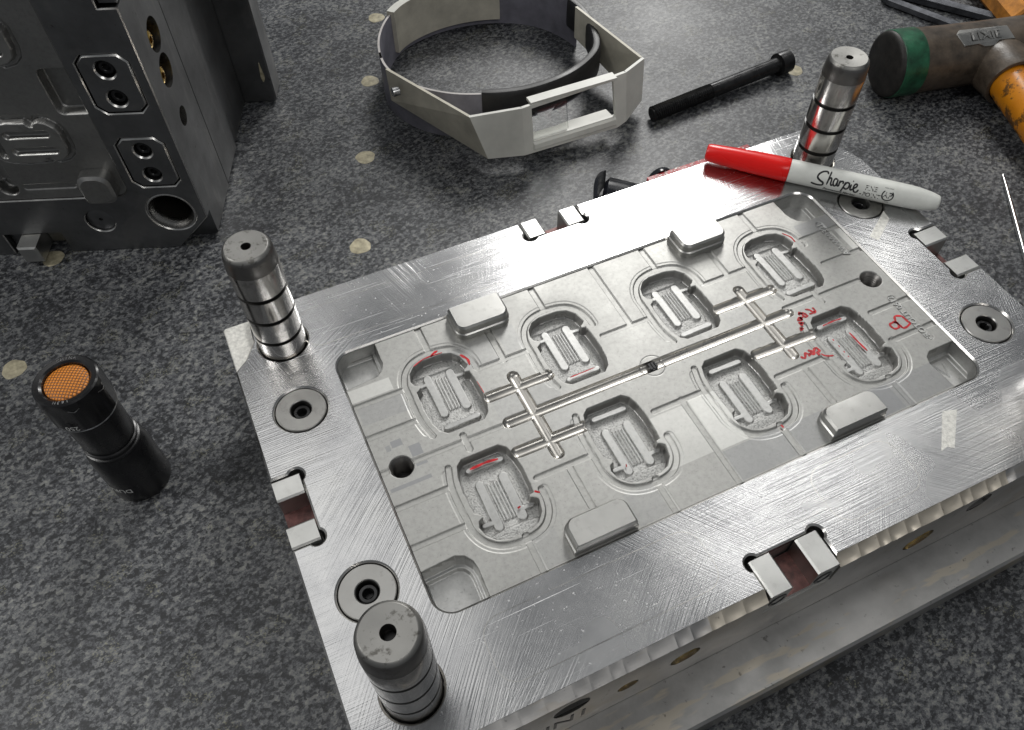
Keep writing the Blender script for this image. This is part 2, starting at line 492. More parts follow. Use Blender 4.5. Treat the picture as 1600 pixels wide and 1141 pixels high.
BACKST = make_scuffed('shaded_back_mould_steel', (0.23, 0.232, 0.236), 0.38, (0.40, 0.39, 0.37), 0.2, amount=0.2)  # same steel as the lying half, its shade put into the colour
BACKINS = make_insert_steel('shaded_back_insert_steel', 0.42, (0.34, 0.337, 0.328))  # core insert of the standing half, likewise darkened for shade
BRASS = simple('brass', (0.72, 0.48, 0.12), 0.22, 1.0, 300, 0.15)
BEIGE = simple('beige_plastic', (0.72, 0.715, 0.66), 0.38, 0, 16, 0.09, 500, 0.05, 0.0002)
DIRTY = simple('dirty_beige_plastic', (0.60, 0.565, 0.47), 0.46, 0, 40, 0.11, 500, 0.05, 0.0002)
LAV = simple('grey_band_vinyl', (0.23, 0.225, 0.265), 0.5, 0, 60, 0.12, 600, 0.1, 0.0002)
RIM = simple('band_edge_plastic', (0.55, 0.52, 0.50), 0.45, 0, 60, 0.1)
PAD = simple('black_vinyl_pad', (0.017, 0.0165, 0.018), 0.45, 0, 80, 0.25, 900, 0.2, 0.0004)
REDP = simple('red_plastic', (0.80, 0.008, 0.006), 0.28, 0, 25, 0.04, 300, 0.04, 0.0003)
WHITEP = simple('white_plastic', (0.70, 0.71, 0.67), 0.38, 0, 60, 0.06)
INK = simple('black_ink', (0.010, 0.010, 0.012), 0.45)
REDINK = simple('red_ink', (0.50, 0.006, 0.012), 0.32, 0, 400, 0.25)
TORCH = simple('black_anodised', (0.006, 0.006, 0.007), 0.27, 0.0, 200, 0.2, 1400, 0.12, 0.0003, 0.6)
TORCHG = simple('black_gloss_anodised', (0.005, 0.005, 0.006), 0.2, 0.0, spec=0.7)
WORN = simple('worn_aluminium', (0.5, 0.5, 0.5), 0.3, 1.0, 300, 0.3)
BUTTON = make_grid_rubber()
WHITEINK = simple('white_print', (0.62, 0.62, 0.60), 0.6)
RUBBER = simple('brown_rubber', (0.078, 0.060, 0.044), 0.40, 0, 90, 0.28, 700, 0.25, 0.0005)
FACE = simple('dark_rubber_face', (0.018, 0.016, 0.014), 0.55, 0, 120, 0.3, 700, 0.25, 0.0005)
GREEN = simple('green_rubber', (0.014, 0.085, 0.042), 0.36, 0, 110, 0.3, 600, 0.2, 0.0005)
HANDLE = make_handle()
WOOD = simple('orange_wood', (0.52, 0.21, 0.035), 0.45, 0, 70, 0.3, 300, 0.2, 0.0004)
KEYST = simple('dark_key_steel', (0.16, 0.165, 0.18), 0.34, 1.0, 90, 0.2)
NEEDLE = simple('needle_steel', (0.72, 0.72, 0.72), 0.22, 1.0)
REDPAINT = simple('chipped_red_paint', (0.36, 0.012, 0.02), 0.4, 0, 420, 0.3)
BLACKP = simple('black_plastic', (0.012, 0.013, 0.017), 0.22, 0, 90, 0.2)
CREAM = simple('cream_filler', (0.40, 0.36, 0.25), 0.6, 0, 190, 0.2, 500, 0.3, 0.0004)
BEVEL = make_polished('highlit_bevel_steel', (0.62, 0.61, 0.59), 0.24, 0.3)  # polished edges, paler so the colour carries lamp glints on bevels and bores
GLASS = make_glass()
CHALK = simple('scraped_steel', (0.72, 0.71, 0.67), 0.6, 0.55, 500, 0.12, 900, 0.3, 0.0003)

# ------------------------------------------------------------------ the surface plate
mb = MB(); mb.box(-1300, 1500, -900, 2000, -150, 0)
table = mb.build('granite_table', GRANITE, smooth=False); table['kind'] = 'structure'
for (x, y) in ((-335.6, 218.1), (-301.7, 310.1), (-98.4, 227.2), (-63.6, 318.9), (-27.7, 413.2), (10.0, 505.1), (311.5, 268.0)):
    mb = MB(); pr = []
    n = 28; ph = random.random() * 6
    ring = lambda k, z: [(x + k * 7.6 * (1 + 0.05 * math.sin(3 * a + ph) + 0.035 * math.sin(7 * a + 2 * ph)) * math.cos(a), y + k * 7.6 * (1 + 0.05 * math.sin(3 * a + ph) + 0.03 * math.sin(5 * a)) * math.sin(a), z) for a in [2 * PI * i / n for i in range(n)]]
    mb.loft([ring(1, -1), ring(1, 0.15), ring(0.93, 0.3)], cap0=False)
    mb.build('filler_plug', CREAM, table)

# ------------------------------------------------------------------ mould half lying face up
ZT = 80.0
mould = thing('mould_half', 'open steel injection mould half lying face up with eight small cavities and tall guide pins', 'mould')
XL, XR, YF, YB = -198.8, 201.4, -128.0, 124.2


def notch(cx, cy, t, n, hw0, hw1, depth, r=4.0, o=2.1):
    """points of a pocket with relieved corners cut inward (n) into an edge running along t"""
    t = np.array(t, float); n = np.array(n, float); c = np.array((cx, cy), float)
    out = [c - t * hw0]; a0 = math.degrees(math.atan2(o, math.sqrt(r * r - o * o)))
    K = c - t * (hw0 - o) + n * (depth - o)
    for k in range(12):
        a = math.radians(a0 + (270 - 2 * a0) * k / 11); out.append(K + r * (math.cos(a) * (-n) + math.sin(a) * (-t)))
    K = c + t * (hw1 - o) + n * (depth - o)
    for k in range(12):
        a = math.radians(a0 + (270 - 2 * a0) * k / 11); out.append(K + r * (math.cos(a) * (-t) + math.sin(a) * n))
    out.append(c + t * hw1)
    return [tuple(p) for p in out]


def upper_outline(yf):
    o = [(XL, yf)]
    o += notch(0, yf, (1, 0), (0, 1), 18.6, 19.0, -109.2 - yf)
    o += [(XR, yf)]
    o += notch(XR, 0, (0, 1), (-1, 0), 19.2, 18.8, XR - 184.6)
    o += [(XR, 84), (196, 100), (190, 119), (184.5, YB)]
    o += notch(0, YB, (-1, 0), (0, -1), 18.0, 20.3, YB - 110.0)
    o += [(-184, YB), (-185.5, 104), (-192, 94), (XL, 88)]
    o += notch(XL, 0, (0, -1), (1, 0), 18.3, 20.0, -184.9 - XL)
    return o


DISC = [(-174.4, 51.6), (-174.4, -51.6), (174.4, 51.6), (174.4, -51.6)]
PINS = [(-171.0, 97.5), (-171.0, -97.5), (173.5, 97.5), (175.0, -97.5)]
holes = [rrect(-150.4, 150.4, -76.0, 76.0, 9.5, 8)]
holes += [circle(x, y, 13.3) for x, y in DISC] + [circle(x, y, 13.05) for x, y in PINS]
mb = MB()
mb.extrude([upper_outline(-123.7)] + holes, ZT - 4, ZT, 0.9, mi=0, mib=4, skip=lambda a, b: abs(a[1] + 123.7) < .01 and abs(b[1] + 123.7) < .01)
frontside = lambda a, b: abs(a[1] - YF) < .01 and abs(b[1] - YF) < .01
mb.extrude([upper_outline(YF)] + holes, 62, ZT - 4, 0, top=False, skip=frontside, mi=1, mitop=0)
mb.extrude([[(XL, YF), (XR, YF), (XR, YB), (XL, YB)]], 25.2, 62, 0, skip=frontside, mi=1)
# corner ledges left by the pry slots
for tri in ([(XL, 88), (-192, 94), (-185.5, 104), (-184, YB), (XL + 1.2, YB), (XL, YB - 1.2)], [(XR, 84), (XR, YB - 1.2), (XR - 1.2, YB), (184.5, YB), (190, 119), (196, 100)]):
    mb.extrude([tri], 62, ZT - 5.5, 0.5, mi=2)
# front side wall with its drilled holes
SH = [(-113.5, 63.2, 8.6, 'plain'), (-85.5, 51.5, 5.2, 'brass'), (-56.5, 52.5, 7.6, 'brass'), (75.5, 50.5, 8.6, 'brass'), (104.5, 66.0, 7.0, 'plain')]
ff = lambda a, b, h: (a, YF + (1 - h), b)      # h=1 is the wall plane, smaller goes in
outer = [(XL, 25.2), (XR, 25.2), (XR, ZT - 6.5), (19.0, ZT - 6.5), (19.0, 62), (-18.6, 62), (-18.6, ZT - 6.5), (XL, ZT - 6.5)]
mb.extrude([outer] + [circle(x, z, r, 32) for x, z, r, k in SH], -27, 1, 0, fn=ff, mi=4, mitop=1, skip=lambda a, b: (a in outer and b in outer))
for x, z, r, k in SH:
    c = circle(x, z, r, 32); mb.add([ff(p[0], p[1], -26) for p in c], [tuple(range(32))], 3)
plate = mb.build('cavity_plate', [PLATE, SIDE, CHALK, OILSHADE, BEVEL], mould)
# chamfer cut in scallops along the front edge
mb = MB(); nx = 1300
xs = np.linspace(XL, XR, nx); rows = []
for x in xs:
    ph = (x / 9.6 + 0.22 * math.sin(x * .13) + 0.1 * math.sin(x * .41)) % 1.0
    amp = 0.10 + 0.55 * max(0.0, min(1.0, (x + 75) / 75.0))
    if x > 116: amp = max(0.02, amp * (1 - (x - 116) / 6))
    low = 76.4 - amp * 2.0 * math.sin(PI * ph ** 0.7) ** 0.8
    dip = amp * 1.25 * math.sin(PI * ph ** 0.6)
    row = [(x, YF, 73.5), (x, YF, low)]
    for k in range(1, 6):
        q = k / 5
        y = YF + 5.1 * q; z = low + (ZT - 0.03 - low) * q
        d = dip * math.sin(PI * min(1, q * 1.0)) * (1 if q < 1 else 0)
        row.append((x, y + d * 0.75, z - d * 0.7))
    rows.append(row)
for s0_, s1_ in ((XL, -18.7), (19.1, XR)):
    rr = [r for r in rows if s0_ <= r[0][0] <= s1_]
    V = [p for r in rr for p in r]; F = []; M = []
    for i in range(len(rr) - 1):
        for k in range(6):
            F.append((i * 7 + k, i * 7 + k + 1, (i + 1) * 7 + k + 1, (i + 1) * 7 + k)); M.append(1 if k == 0 or not (-48 < rr[i][0][0] < 117) else 0)
    mb.add(V, F, M)
mb.build('scalloped_chamfer', [SCALLOP, SIDE], mould, ang=16)
# a thin groove and step above the clamp plate, then the clamp plate itself
mb = MB()
prof = [(XL, -152.6), (XR, -152.6), (XR, 152.6), (XL, 152.6)]
mb.extrude([prof], 3, 24.6, 1.4, bottom=True)
mb.box(XL + 1, XR - 1, -151.5, 151.5, 0, 3)
mb.build('clamp_plate', CLAMP, mould)
mb = MB(); mb.box(XL + .6, XR - .6, YF + 1.1, YB - 1, 24.4, 25.4); mb.build('seam_groove', OILSHADE, mould, smooth=False)
# brass plugs and black plugs inside the side holes
for x, z, r, k in SH:
    fy = lambda a, b, h: (x + a, YF + h, z + b)
    if k == 'brass':
        mb = MB(); mb.lathe([(r * .9, 26), (r * .9, 2.4), (r * .8, 1.8), (r * .5, 1.8), (r * .45, 8)], 6 if False else 20, fn=fy, cap0=False)
        mb.build('coolant_plug', BRASS, mould)
    else:
        mb = MB(); mb.lathe([(r * .97, 26), (r * .97, 14), (r * .6, 12.5), (r * .6, 18)], 24, fn=fy, cap0=False)
        mb.build('side_screw', WASHER, mould)
# stamped letters on the front side
V, F = text_geo('C IN1', 15, 'LEFT', 0.12, 0.0)
VV, FF = [], []
mb = MB(); mb.add([(-141 + v[0] * 1.0, YF - 0.10 - v[2], 44 + v[1]) for v in V], F); mb.build('stamped_lettering', OILSHADE, mould, smooth=False)

# guide pins
GR = (45.0, 28.5, 12.5)


def make_pin(x, y, hole_r):
    prof = [(hole_r * 0.8, 65.5), (hole_r, 66), (hole_r, 70.6), (hole_r + .3, 71.3), (9.9, 71.8), (10.3, 71.6), (11.3, 70.2), (11.9, 68.0), (12.2, 64.0), (12.35, 61.2), (12.4, 61.0)]
    mis = [2, 2, 2, 1, 1, 1, 3, 3, 3, 3]
    for zz in GR:
        prof += [(12.4, zz + 1.25), (11.3, zz + 1.0), (11.3, zz - 1.0), (12.4, zz - 1.25)]; mis += [0, 2, 2, 2]
    prof += [(12.4, -18)]; mis += [0]
    m_ = MB(); m_.lathe([(r, z + ZT) for r, z in prof], 72, cx=x, cy=y, mis=mis, cap1=False)
    return m_.build('guide_pin', [PIN, PINTOP, OILSHADE, PINDARK], mould, ang=28)


for (x, y), hr in zip(PINS, (2.1, 2.6, 1.8, 2.0)): make_pin(x, y, hr)

# stop discs with socket screws
for (x, y) in DISC:
    mb = MB(); mb.lathe([(12.7, 62), (12.7, ZT - .75), (12.3, ZT - .3), (5.7, ZT - .3), (5.3, ZT - .7), (5.3, 66)], 56, cx=x, cy=y, cap0=False, cap1=False)
    d = mb.build('stop_disc', WASHER, mould)
    mb = MB(); hx = lambda r, z: [(x + r * math.cos(2 * PI * i / 6 + .3), y + r * math.sin(2 * PI * i / 6 + .3), z) for i in range(6)]
    mb.lathe([(4.5, 66), (4.5, 76.3), (3.9, 77.1), (2.7, 77.1), (2.45, 76.8)], 30, cx=x, cy=y, cap0=False, cap1=False)
    mb.loft([hx(2.45, 76.8), hx(2.3, 73.0)], cap0=False)
    sc_ = mb.build('socket_screw', BLACKOX, d)
    mb = MB(); mb.add([(x + p[0], y + p[1], 66.1) for p in circle(0, 0, 5.25, 24)], [tuple(range(24))]); mb.build('counterbore', OILSHADE, d)


# interlock blocks: U section, long axis along a, depth along b
def interlock(name, fn, a0, a1, g0, g1, d0, d1, top=ZT - 0.35, parent=None, screws=False):
    c = 0.9; z0 = 62.1; zf = 66.5
    sec = [(a0, z0), (a1, z0), (a1, top - c), (a1 - c, top), (g1 + c, top), (g1, top - c), (g1, zf), (g0, zf), (g0, top - c), (g0 - c, top), (a0 + c, top), (a0, top - c)]
    m_ = MB(); n = len(sec)
    r0 = [fn(a, d0, z) for a, z in sec]; r1 = [fn(a, d1, z) for a, z in sec]
    F = []; M = []
    for i in range(n):
        j = (i + 1) % n; F.append((i, j, n + j, n + i)); M.append(1 if i == 6 else (2 if i in (5, 7) else 0))
    m_.add(r0 + r1, F, M)
    tr = tessellate_polygon([[Vector((p[0], p[1], 0)) for p in sec]])
    m_.add(r0, [tuple(t) for t in tr], 0); m_.add(r1, [tuple(t) for t in tr], 0)
    o = m_.build(name, [BLOCKM, GREASE, SIDE], mould, smooth=False)
    return o


interlock('interlock_block', lambda a, d, z: (d, a, z), -19.3, 17.7, -7.9, 6.4, XL + .2, -185.4)
interlock('interlock_block', lambda a, d, z: (d, a, z), -18.8, 18.4, -7.2, 6.6, XR - .4, 185.3)
interlock('interlock_block', lambda a, d, z: (a, d, z), -19.6, 17.2, -8.4, 5.9, YB - .2, 110.6)
fb = interlock('interlock_block', lambda a, d, z: (a, d, z), -18.1, 18.5, -6.7, 6.6, YF + .7, -109.9)
for sx in (-12.2, 12.2):
    mb = MB(); fy = lambda a, b, h: (sx + a, YF + h, 69.6 + b)
    mb.lathe([(4.8, 1.2), (4.8, 0.35), (4.3, 0.3), (3.4, 0.3), (3.2, 0.9), (2.2, 1.6)], 28, fn=fy, cap0=False)
    mb.build('block_screw', BLACKOX, fb)

# ------------------------------------------------------------------ the insert as a fine relief
GS = 0.26
X0, X1, Y0, Y1 = -150.15, 150.15, -75.75, 75.75
gx = np.arange(X0, X1 + 1e-6, GS); gy = np.arange(Y0, Y1 + 1e-6, GS)
GX, GY = np.meshgrid(gx, gy)
H = np.zeros_like(GX); REG = np.zeros(GX.shape, np.int16); PATCH = np.zeros_like(GX); FLAG = np.zeros(GX.shape, np.int8)
AA = 0.3


def sm(t): t = np.clip(t, 0, 1); return t * t * (3 - 2 * t)


def win(x0, x1, y0, y1):
    i0 = max(0, int((x0 - X0) / GS) - 1); i1 = min(len(gx), int((x1 - X0) / GS) + 3)
    j0 = max(0, int((y0 - Y0) / GS) - 1); j1 = min(len(gy), int((y1 - Y0) / GS) + 3)
    return slice(j0, j1), slice(i0, i1)


def seg_d(px, py, a, b):
    ax, ay = a; bx, by = b; dx, dy = bx - ax, by - ay; l2 = dx * dx + dy * dy or 1e-9
    t = np.clip(((px - ax) * dx + (py - ay) * dy) / l2, 0, 1)
    return np.hypot(px - ax - t * dx, py - ay - t * dy)


def line_d(px, py, P):
    d = np.full(px.shape, 1e9)
    for a, b in zip(P[:-1], P[1:]): d = np.minimum(d, seg_d(px, py, a, b))
    return d


def poly_sd(px, py, P):
    d = np.full(px.shape, 1e9); ins = np.zeros(px.shape, bool)
    for i in range(len(P)):
        a, b = P[i], P[(i + 1) % len(P)]
        d = np.minimum(d, seg_d(px, py, a, b))
        c = (a[1] > py) != (b[1] > py)
        with np.errstate(divide='ignore', invalid='ignore'):
            xi = (b[0] - a[0]) * (py - a[1]) / ((b[1] - a[1]) or 1e-12) + a[0]
        ins ^= c & (px < xi)
    return np.where(ins, -d, d)


def groove(P, hw, depth, reg=None, square=False):
    xs_ = [p[0] for p in P]; ys_ = [p[1] for p in P]
    s = win(min(xs_) - hw - 1, max(xs_) + hw + 1, min(ys_) - hw - 1, max(ys_) + hw + 1)
    d = line_d(GX[s], GY[s], P)
    m_ = sm((hw - d) / AA + .5)
    H[s] = np.minimum(H[s], -depth * m_)
    if reg is not None: REG[s][d < hw] = reg


def raise_(P, hw, height):
    xs_ = [p[0] for p in P]; ys_ = [p[1] for p in P]
    s = win(min(xs_) - hw - 1, max(xs_) + hw + 1, min(ys_) - hw - 1, max(ys_) + hw + 1)
    m_ = sm((hw - line_d(GX[s], GY[s], P)) / AA + .5)
    H[s] = H[s] * (1 - m_) + np.maximum(H[s], height) * m_


CX = (-103.0, -34.8, 34.3, 103.2)
CYU, CYL = 30.3, -30.8
OPEN = [(-15.4, 14), (-14.2, 18.6), (-10.5, 22.6), (-5.5, 24.2), (5, 24.0), (10, 22.3), (13.5, 18.2), (15.0, 12.2), (13.4, 10.6), (11.9, 9.9), (11.9, 8.0), (14.3, 7.8), (14.9, 3), (15.2, -7), (14.4, -14.5), (12.9, -19.2), (9.6, -22.2), (-9.4, -22.2), (-12.6, -19.6), (-14.4, -14), (-15.3, -5), (-14.9, 6.3), (-13.2, 7.3), (-12.1, 8.3), (-12.1, 10.0), (-14.4, 11.0)]
RING = catmull([(18.6, 8), (18.4, 14), (16.2, 20.6), (10.5, 26.0), (0, 27.9), (-9.5, 26.2), (-15.8, 21.2), (-19.0, 14), (-19.3, 7), (-19.6, -5), (-18.9, -13), (-16.9, -20.6)], 4)
# shallow vent channels
VD = 0.9
HV = [(41.4, -150.5, -124), (21.3, -150.5, -124), (-20.0, -150.5, -123.5), (-41.0, -150.5, -123), (0.4, -134, -86), (0.4, -150.5, -146), (3.2, 84, 104), (2.6, 107, 134),
      (37.3, -84, -55), (29.0, -15, 14), (37.0, 53, 84), (-24.2, -15, 15), (-32.8, 53, 84), (-32.8, -84, -55), (42.3, 124, 150.5), (21.5, 124, 150.5), (-19.2, 124, 150.5), (-38.9, 124, 150.5)]
VV_ = [(-103.3, 58, 76), (-35.6, 58, 76), (35.3, 58, 76), (104.0, 58, 76), (-69.4, 37, 58), (2.2, 29, 76), (69.6, 37, 58), (-101.0, -76, -57), (-33.4, -76, -57), (37.2, -76, -57), (104.6, -76, -57), (-67.3, -57, -33), (1.4, -76, -24), (69.4, -57, -33)]
for y, a, b in HV: groove([(a, y), (b, y)], 1.45, VD)
for x, a, b in VV_: groove([(x, a), (x, b)], 1.7, VD)
for x, y in ((-106.5, -0.6), (105.5, 3.0)): groove([(x, y + 4.2), (x, y - 4.2)], 1.6, VD + .1)
for k, cx in enumerate(CX):
    for cy, sg in ((CYU, 1), (CYL, -1)):
        groove([(cx + u, cy + sg * v) for u, v in RING], 1.55, VD + .12)
        groove([(cx + u * 1.055, cy + sg * v * 1.045) for u, v in RING[:-2]], 2.2, 0.16)
# runner
RZ = 2.9
RUN = [[(-83, 0.7), (83.6, 0.2)], [(-69.5, 25.2), (-69.0, -25)], [(-86, 18.6), (-52.8, 18.4)], [(-86.2, -16.4), (-51, -16.8)], [(68.6, 24.8), (68.9, -24.4)], [(50.2, 18.2), (85.4, 18.0)], [(52, -16.4), (87, -17.6)]]
for P in RUN:
    xs_ = [p[0] for p in P]; ys_ = [p[1] for p in P]
    s = win(min(xs_) - 4, max(xs_) + 4, min(ys_) - 4, max(ys_) + 4)
    d = line_d(GX[s], GY[s], P); r = 3.2
    h = -np.sqrt(np.clip(r * r - d * d, 0, None)) * 0.72
    H[s] = np.minimum(H[s], h); REG[s][d < r - 0.1] = 10
# engraved code strips, pockets at the corners, bolt holes
groove([(141.2, 47.5), (141.2, 22.5)], 2.3, 0.7); groove([(141.2, -16.3), (141.2, -45)], 2.3, 0.7)
POCK = [([(-152, 53.5), (-133, 55), (-129.6, 58), (-127.8, 62), (-127.6, 78), (-152, 78)], 11),
        ([(-152, -53.2), (-134, -52.4), (-130, -54.2), (-127.4, -58), (-126.7, -62), (-127.2, -78), (-152, -78)], 12),
        ([(152, 54.2), (136, 53.8), (131.5, 56.3), (129.4, 60), (128.6, 64), (128.3, 78), (152, 78)], 13),
        ([(152, -52.8), (134.5, -53.0), (131, -55.5), (129.6, -59), (130.3, -70), (130.8, -78), (152, -78)], 14)]
for P, reg in POCK:
    Q = catmull(P, 5, True) if False else P
    xs_ = [p[0] for p in Q]; ys_ = [p[1] for p in Q]
    s = win(min(xs_) - 2, max(xs_) + 2, min(ys_) - 2, max(ys_) + 2)
    sd = poly_sd(GX[s], GY[s], Q)
    m_ = sm(-sd / 0.9 + .25)
    m2 = sm((-sd - 2.6) / 0.8 + .5)
    H[s] = np.minimum(H[s], -8.2 * m_ - 2.6 * m2); REG[s][sd < -0.2] = reg
s = win(131, 150, -75, -53)       # roman IV cut in one pocket floor
for P in ([(136.0, -58.5), (136.0, -65.5)], [(134.8, -58.5), (137.2, -58.5)], [(134.8, -65.5), (137.2, -65.5)], [(139.5, -58.5), (142.0, -66.0)], [(142.0, -66.0), (144.8, -58.5)]):
    m_ = sm((0.42 - line_d(GX[s], GY[s], P)) / 0.3 + .5); H[s] -= 0.5 * m_
for x, y in ((-139.8, 0.0), (140.2, 0.4)):
    s = win(x - 9, x + 9, y - 9, y + 9); d = np.hypot(GX[s] - x, GY[s] - y)
    thread = 0.35 * np.sin(2 * PI * np.clip(5.9 - d, 0, None) / 0.0001) * 0
    H[s] = np.where(d < 6.2, np.minimum(H[s], -0.9 * sm((6.2 - d) / 0.5)), H[s]); REG[s][d < 5.6] = 99
# cavities
UB = 40
for k, cx in enumerate(CX):
    for row, (cy, sg) in enumerate(((CYU, 1), (CYL, -1))):
        P = [(cx + u, cy + sg * v) for u, v in OPEN]
        s = win(cx - 18, cx + 18, cy - 27, cy + 27)
        x, y = GX[s] - cx, (GY[s] - cy) * sg
        sd = poly_sd(GX[s], GY[s], P)
        fl = -6.4 + 0.9 * sm((y - 16.6 - 0.02 * x * x * 0.3) / 0.9) - 0.5 * sm((y - 17) / 8) + 0.5 * np.cos(x / 9)
        fl = fl + 0.35 * (np.abs(line_d(x, y, [(10.2, 6), (10.6, -4), (9.4, -12)]) - 0) < 0.5)
        top = np.zeros(x.shape, bool)

        def bar(Pl, hw, z):
            m_ = sm((hw - line_d(x, y, Pl)) / 0.34 + .5)
            global fl, top
            fl = fl * (1 - m_) + np.maximum(fl, z) * m_
            top |= (line_d(x, y, Pl) < hw - .05)
        bar([(-6.4, 15.2), (-6.2, -8.2)], 2.2, -4.6)
        bar([(-12.6, 12.0), (-6.4, 12.3)], 1.2, -4.6)
        bar([(5.8, 14.4), (6.0, -8.0)], 2.4, -4.7)
        bar([(5.8, 11.4), (12.4, 10.9)], 1.15, -4.7)
        for u in (-2.45, -0.75, 0.95, 2.55): bar([(u, 13.0), (u, -7.0)], 0.5, -5.2)
        bar([(-8.2, -16.9), (8.6, -16.6)], 1.5, -3.6)
        m_ = sm(-sd / 0.7 + .35)
        H[s] = np.minimum(H[s], 0) * (1 - m_) + fl * m_
        q = REG[s]; q[sd < -0.12] = UB + 2 * k + row
        FLAG[s][sd > -1.0] = np.where(q[sd > -1.0] >= UB, 2, FLAG[s][sd > -1.0]); FLAG[s][(sd < -0.6) & top] = 1
# sprue puller seat
s = win(-8, 8, -8, 8); d = np.abs(np.hypot(GX[s] + 1.0, GY[s] - 0.4) - 6.4)
H[s] -= 0.18 * sm((0.3 - d) / 0.3 + .4)
# rub and spotting patches on the land
for x0, x1, y0, y1, v in ((-140.4, -135, 11.2, 15, -.55), (-133, -127.3, 2.6, 9.1, -.55), (-149, -128.4, -11.3, -9.2, -.5), (-133, -127.3, -3.2, -1.6, -.5), (-143.6, -141.3, 10.2, 13.5, -.4),
                          (39, 150, -75, -58.8, -.30), (3.2, 35.4, -75, -58, -.30), (3.2, 19, -57, -26, .25), (-31, -0.5, -56, -27, .18), (126, 150, 44, 53, -.35), (146, 150, 23, 41, .3), (-149, -125, 29, 40, -.22),
                          (-150, -128, 44, 52, .25), (-95, -71, 38.5, 55, -.15), (-66, -56, 40, 57, -.15), (-86, -52, 3.8, 15.6, -.12), (-66, -52, -14, -3, -.10), (-100, -88, -75, -58, -.12), (-52, -36, -75, -58, -.16), (50, 66, -12, 14, -.1), (76, 100, -75, -60, -.2)):
    s = win(x0, x1, y0, y1)
    mm = (GX[s] > x0) & (GX[s] < x1) & (GY[s] > y0) & (GY[s] < y1) & (REG[s] < 10)
    PATCH[s][mm] += v * 1.5
H += ZT - 1.0
# rounded corners of the insert
rr_ = 9.0
cxm = np.abs(GX); cym = np.abs(GY)
out = (cxm > 150.15 - rr_) & (cym > 75.75 - rr_) & (np.hypot(cxm - (150.15 - rr_), cym - (75.75 - rr_)) > rr_)
REG[out] = 99
REGC = REG[:-1, :-1].copy()
# a cell belongs to a feature when most of its corners do
for a, b in ((1, 0), (0, 1), (1, 1)):
    o2 = REG[a:REG.shape[0] - 1 + a, b:REG.shape[1] - 1 + b]
    REGC = np.where((REGC == 0) & (o2 >= 10), o2, REGC)
FLC = FLAG[:-1, :-1]
ny_, nx_ = GX.shape
IDX = np.arange(ny_ * nx_).reshape(ny_, nx_)


def relief(name, regs, mats, parent, flags=False, Hh=None, patch=True):
    sel = np.isin(REGC, regs)
    j, i = np.nonzero(sel)
    q = np.stack([IDX[j, i], IDX[j, i + 1], IDX[j + 1, i + 1], IDX[j + 1, i]], 1)
    u, inv = np.unique(q.ravel(), return_inverse=True)
    inv = inv.reshape(-1, 4)
    co = np.stack([GX.ravel()[u], GY.ravel()[u], H.ravel()[u]], 1) * MM
    me = bpy.data.meshes.new(name)
    me.vertices.add(len(u)); me.vertices.foreach_set('co', co.ravel())
    me.loops.add(inv.size); me.loops.foreach_set('vertex_index', inv.ravel().astype(np.int32))
    me.polygons.add(len(inv)); me.polygons.foreach_set('loop_start', np.arange(0, inv.size, 4, dtype=np.int32))
    for m_ in mats: me.materials.append(m_)
    if flags: me.polygons.foreach_set('material_index', FLC[j, i].astype(np.int32))
    me.polygons.foreach_set('use_smooth', np.ones(len(inv), bool))
    me.update(calc_edges=True)
    if patch:
        at = me.attributes.new('patch', 'FLOAT', 'POINT'); at.data.foreach_set('value', PATCH.ravel()[u].astype(np.float32))
    o = bpy.data.objects.new(name, me); col.objects.link(o)
    if parent: o.parent = parent
    return o


insert = relief('cavity_insert', [0], [INSERT], mould)
relief('runner', [10], [RUNNER], insert, patch=False)
for reg in (11, 12, 13, 14): relief('corner_pocket', [reg], [RUNNER if reg == 99 else FACET], insert, patch=False)
for k in range(8): relief('cavity', [UB + k], [EDM, RIB, WALL], insert, flags=True, patch=False)
mb = MB(); mb.extrude([rrect(-150.15, 150.15, -75.75, 75.75, 9.0, 10)], 62.2, ZT - 1.02, 0, top=False); mb.build('insert_side', FACET, insert)
# threaded holes
for x, y in ((-139.8, 0.0), (140.2, 0.4)):
    mb = MB(); pr = [(6.3, 78.3), (5.7, 77.5)]
    for k in range(9): pr += [(5.2, 76.9 - 1.5 * k), (4.7, 76.2 - 1.5 * k)]
    pr += [(4.7, 60)]
    mb.lathe(pr, 36, cx=x, cy=y, cap0=False); mb.build('threaded_hole', PINDARK, insert, ang=20)
# sprue puller
mb = MB(); mb.lathe([(2.7, 74), (2.7, 78.6), (2.2, 79.0)], 20, cx=-1.0, cy=0.4, cap0=False)
for k in range(3): mb.box(-3.2 + k * 1.7, -2.5 + k * 1.7, -1.6, 2.4, 78.6, 79.5)
mb.build('sprue_puller', BLACKOX, insert)


# locating lugs
def lug(x0, x1, y0, y1, back):
    rs = (0.3, 0.3, 6.0, 6.0) if back else (6.0, 6.0, 0.3, 0.3)
    m_ = MB()
    def ring(i, z):
        r = [max(0.3, q - i) for q in rs]
        return [(a, b, z) for a, b in rrect(x0 + i, x1 - i, y0 + (i if back else 0.4 * i), y1 - (0.4 * i if back else i), 1, 6, r)]
    m_.loft([ring(0, 78.0), ring(0.05, 82.2), ring(0.75, 82.8), ring(0.9, 86.3), ring(1.9, 87.5)], cap0=False)
    return m_.build('locating_lug', [LUGM], insert, ang=22)


LUGM = make_polished('lug_steel', (0.46, 0.457, 0.44), 0.36, 0.18)
lug(-86.4, -54.9, 57.3, 75.2, True); lug(52.6, 83.2, 57.6, 75.2, True)
lug(-85.9, -53.4, -75.2, -59.9, False); lug(53.8, 86.4, -75.2, -60.3, False)
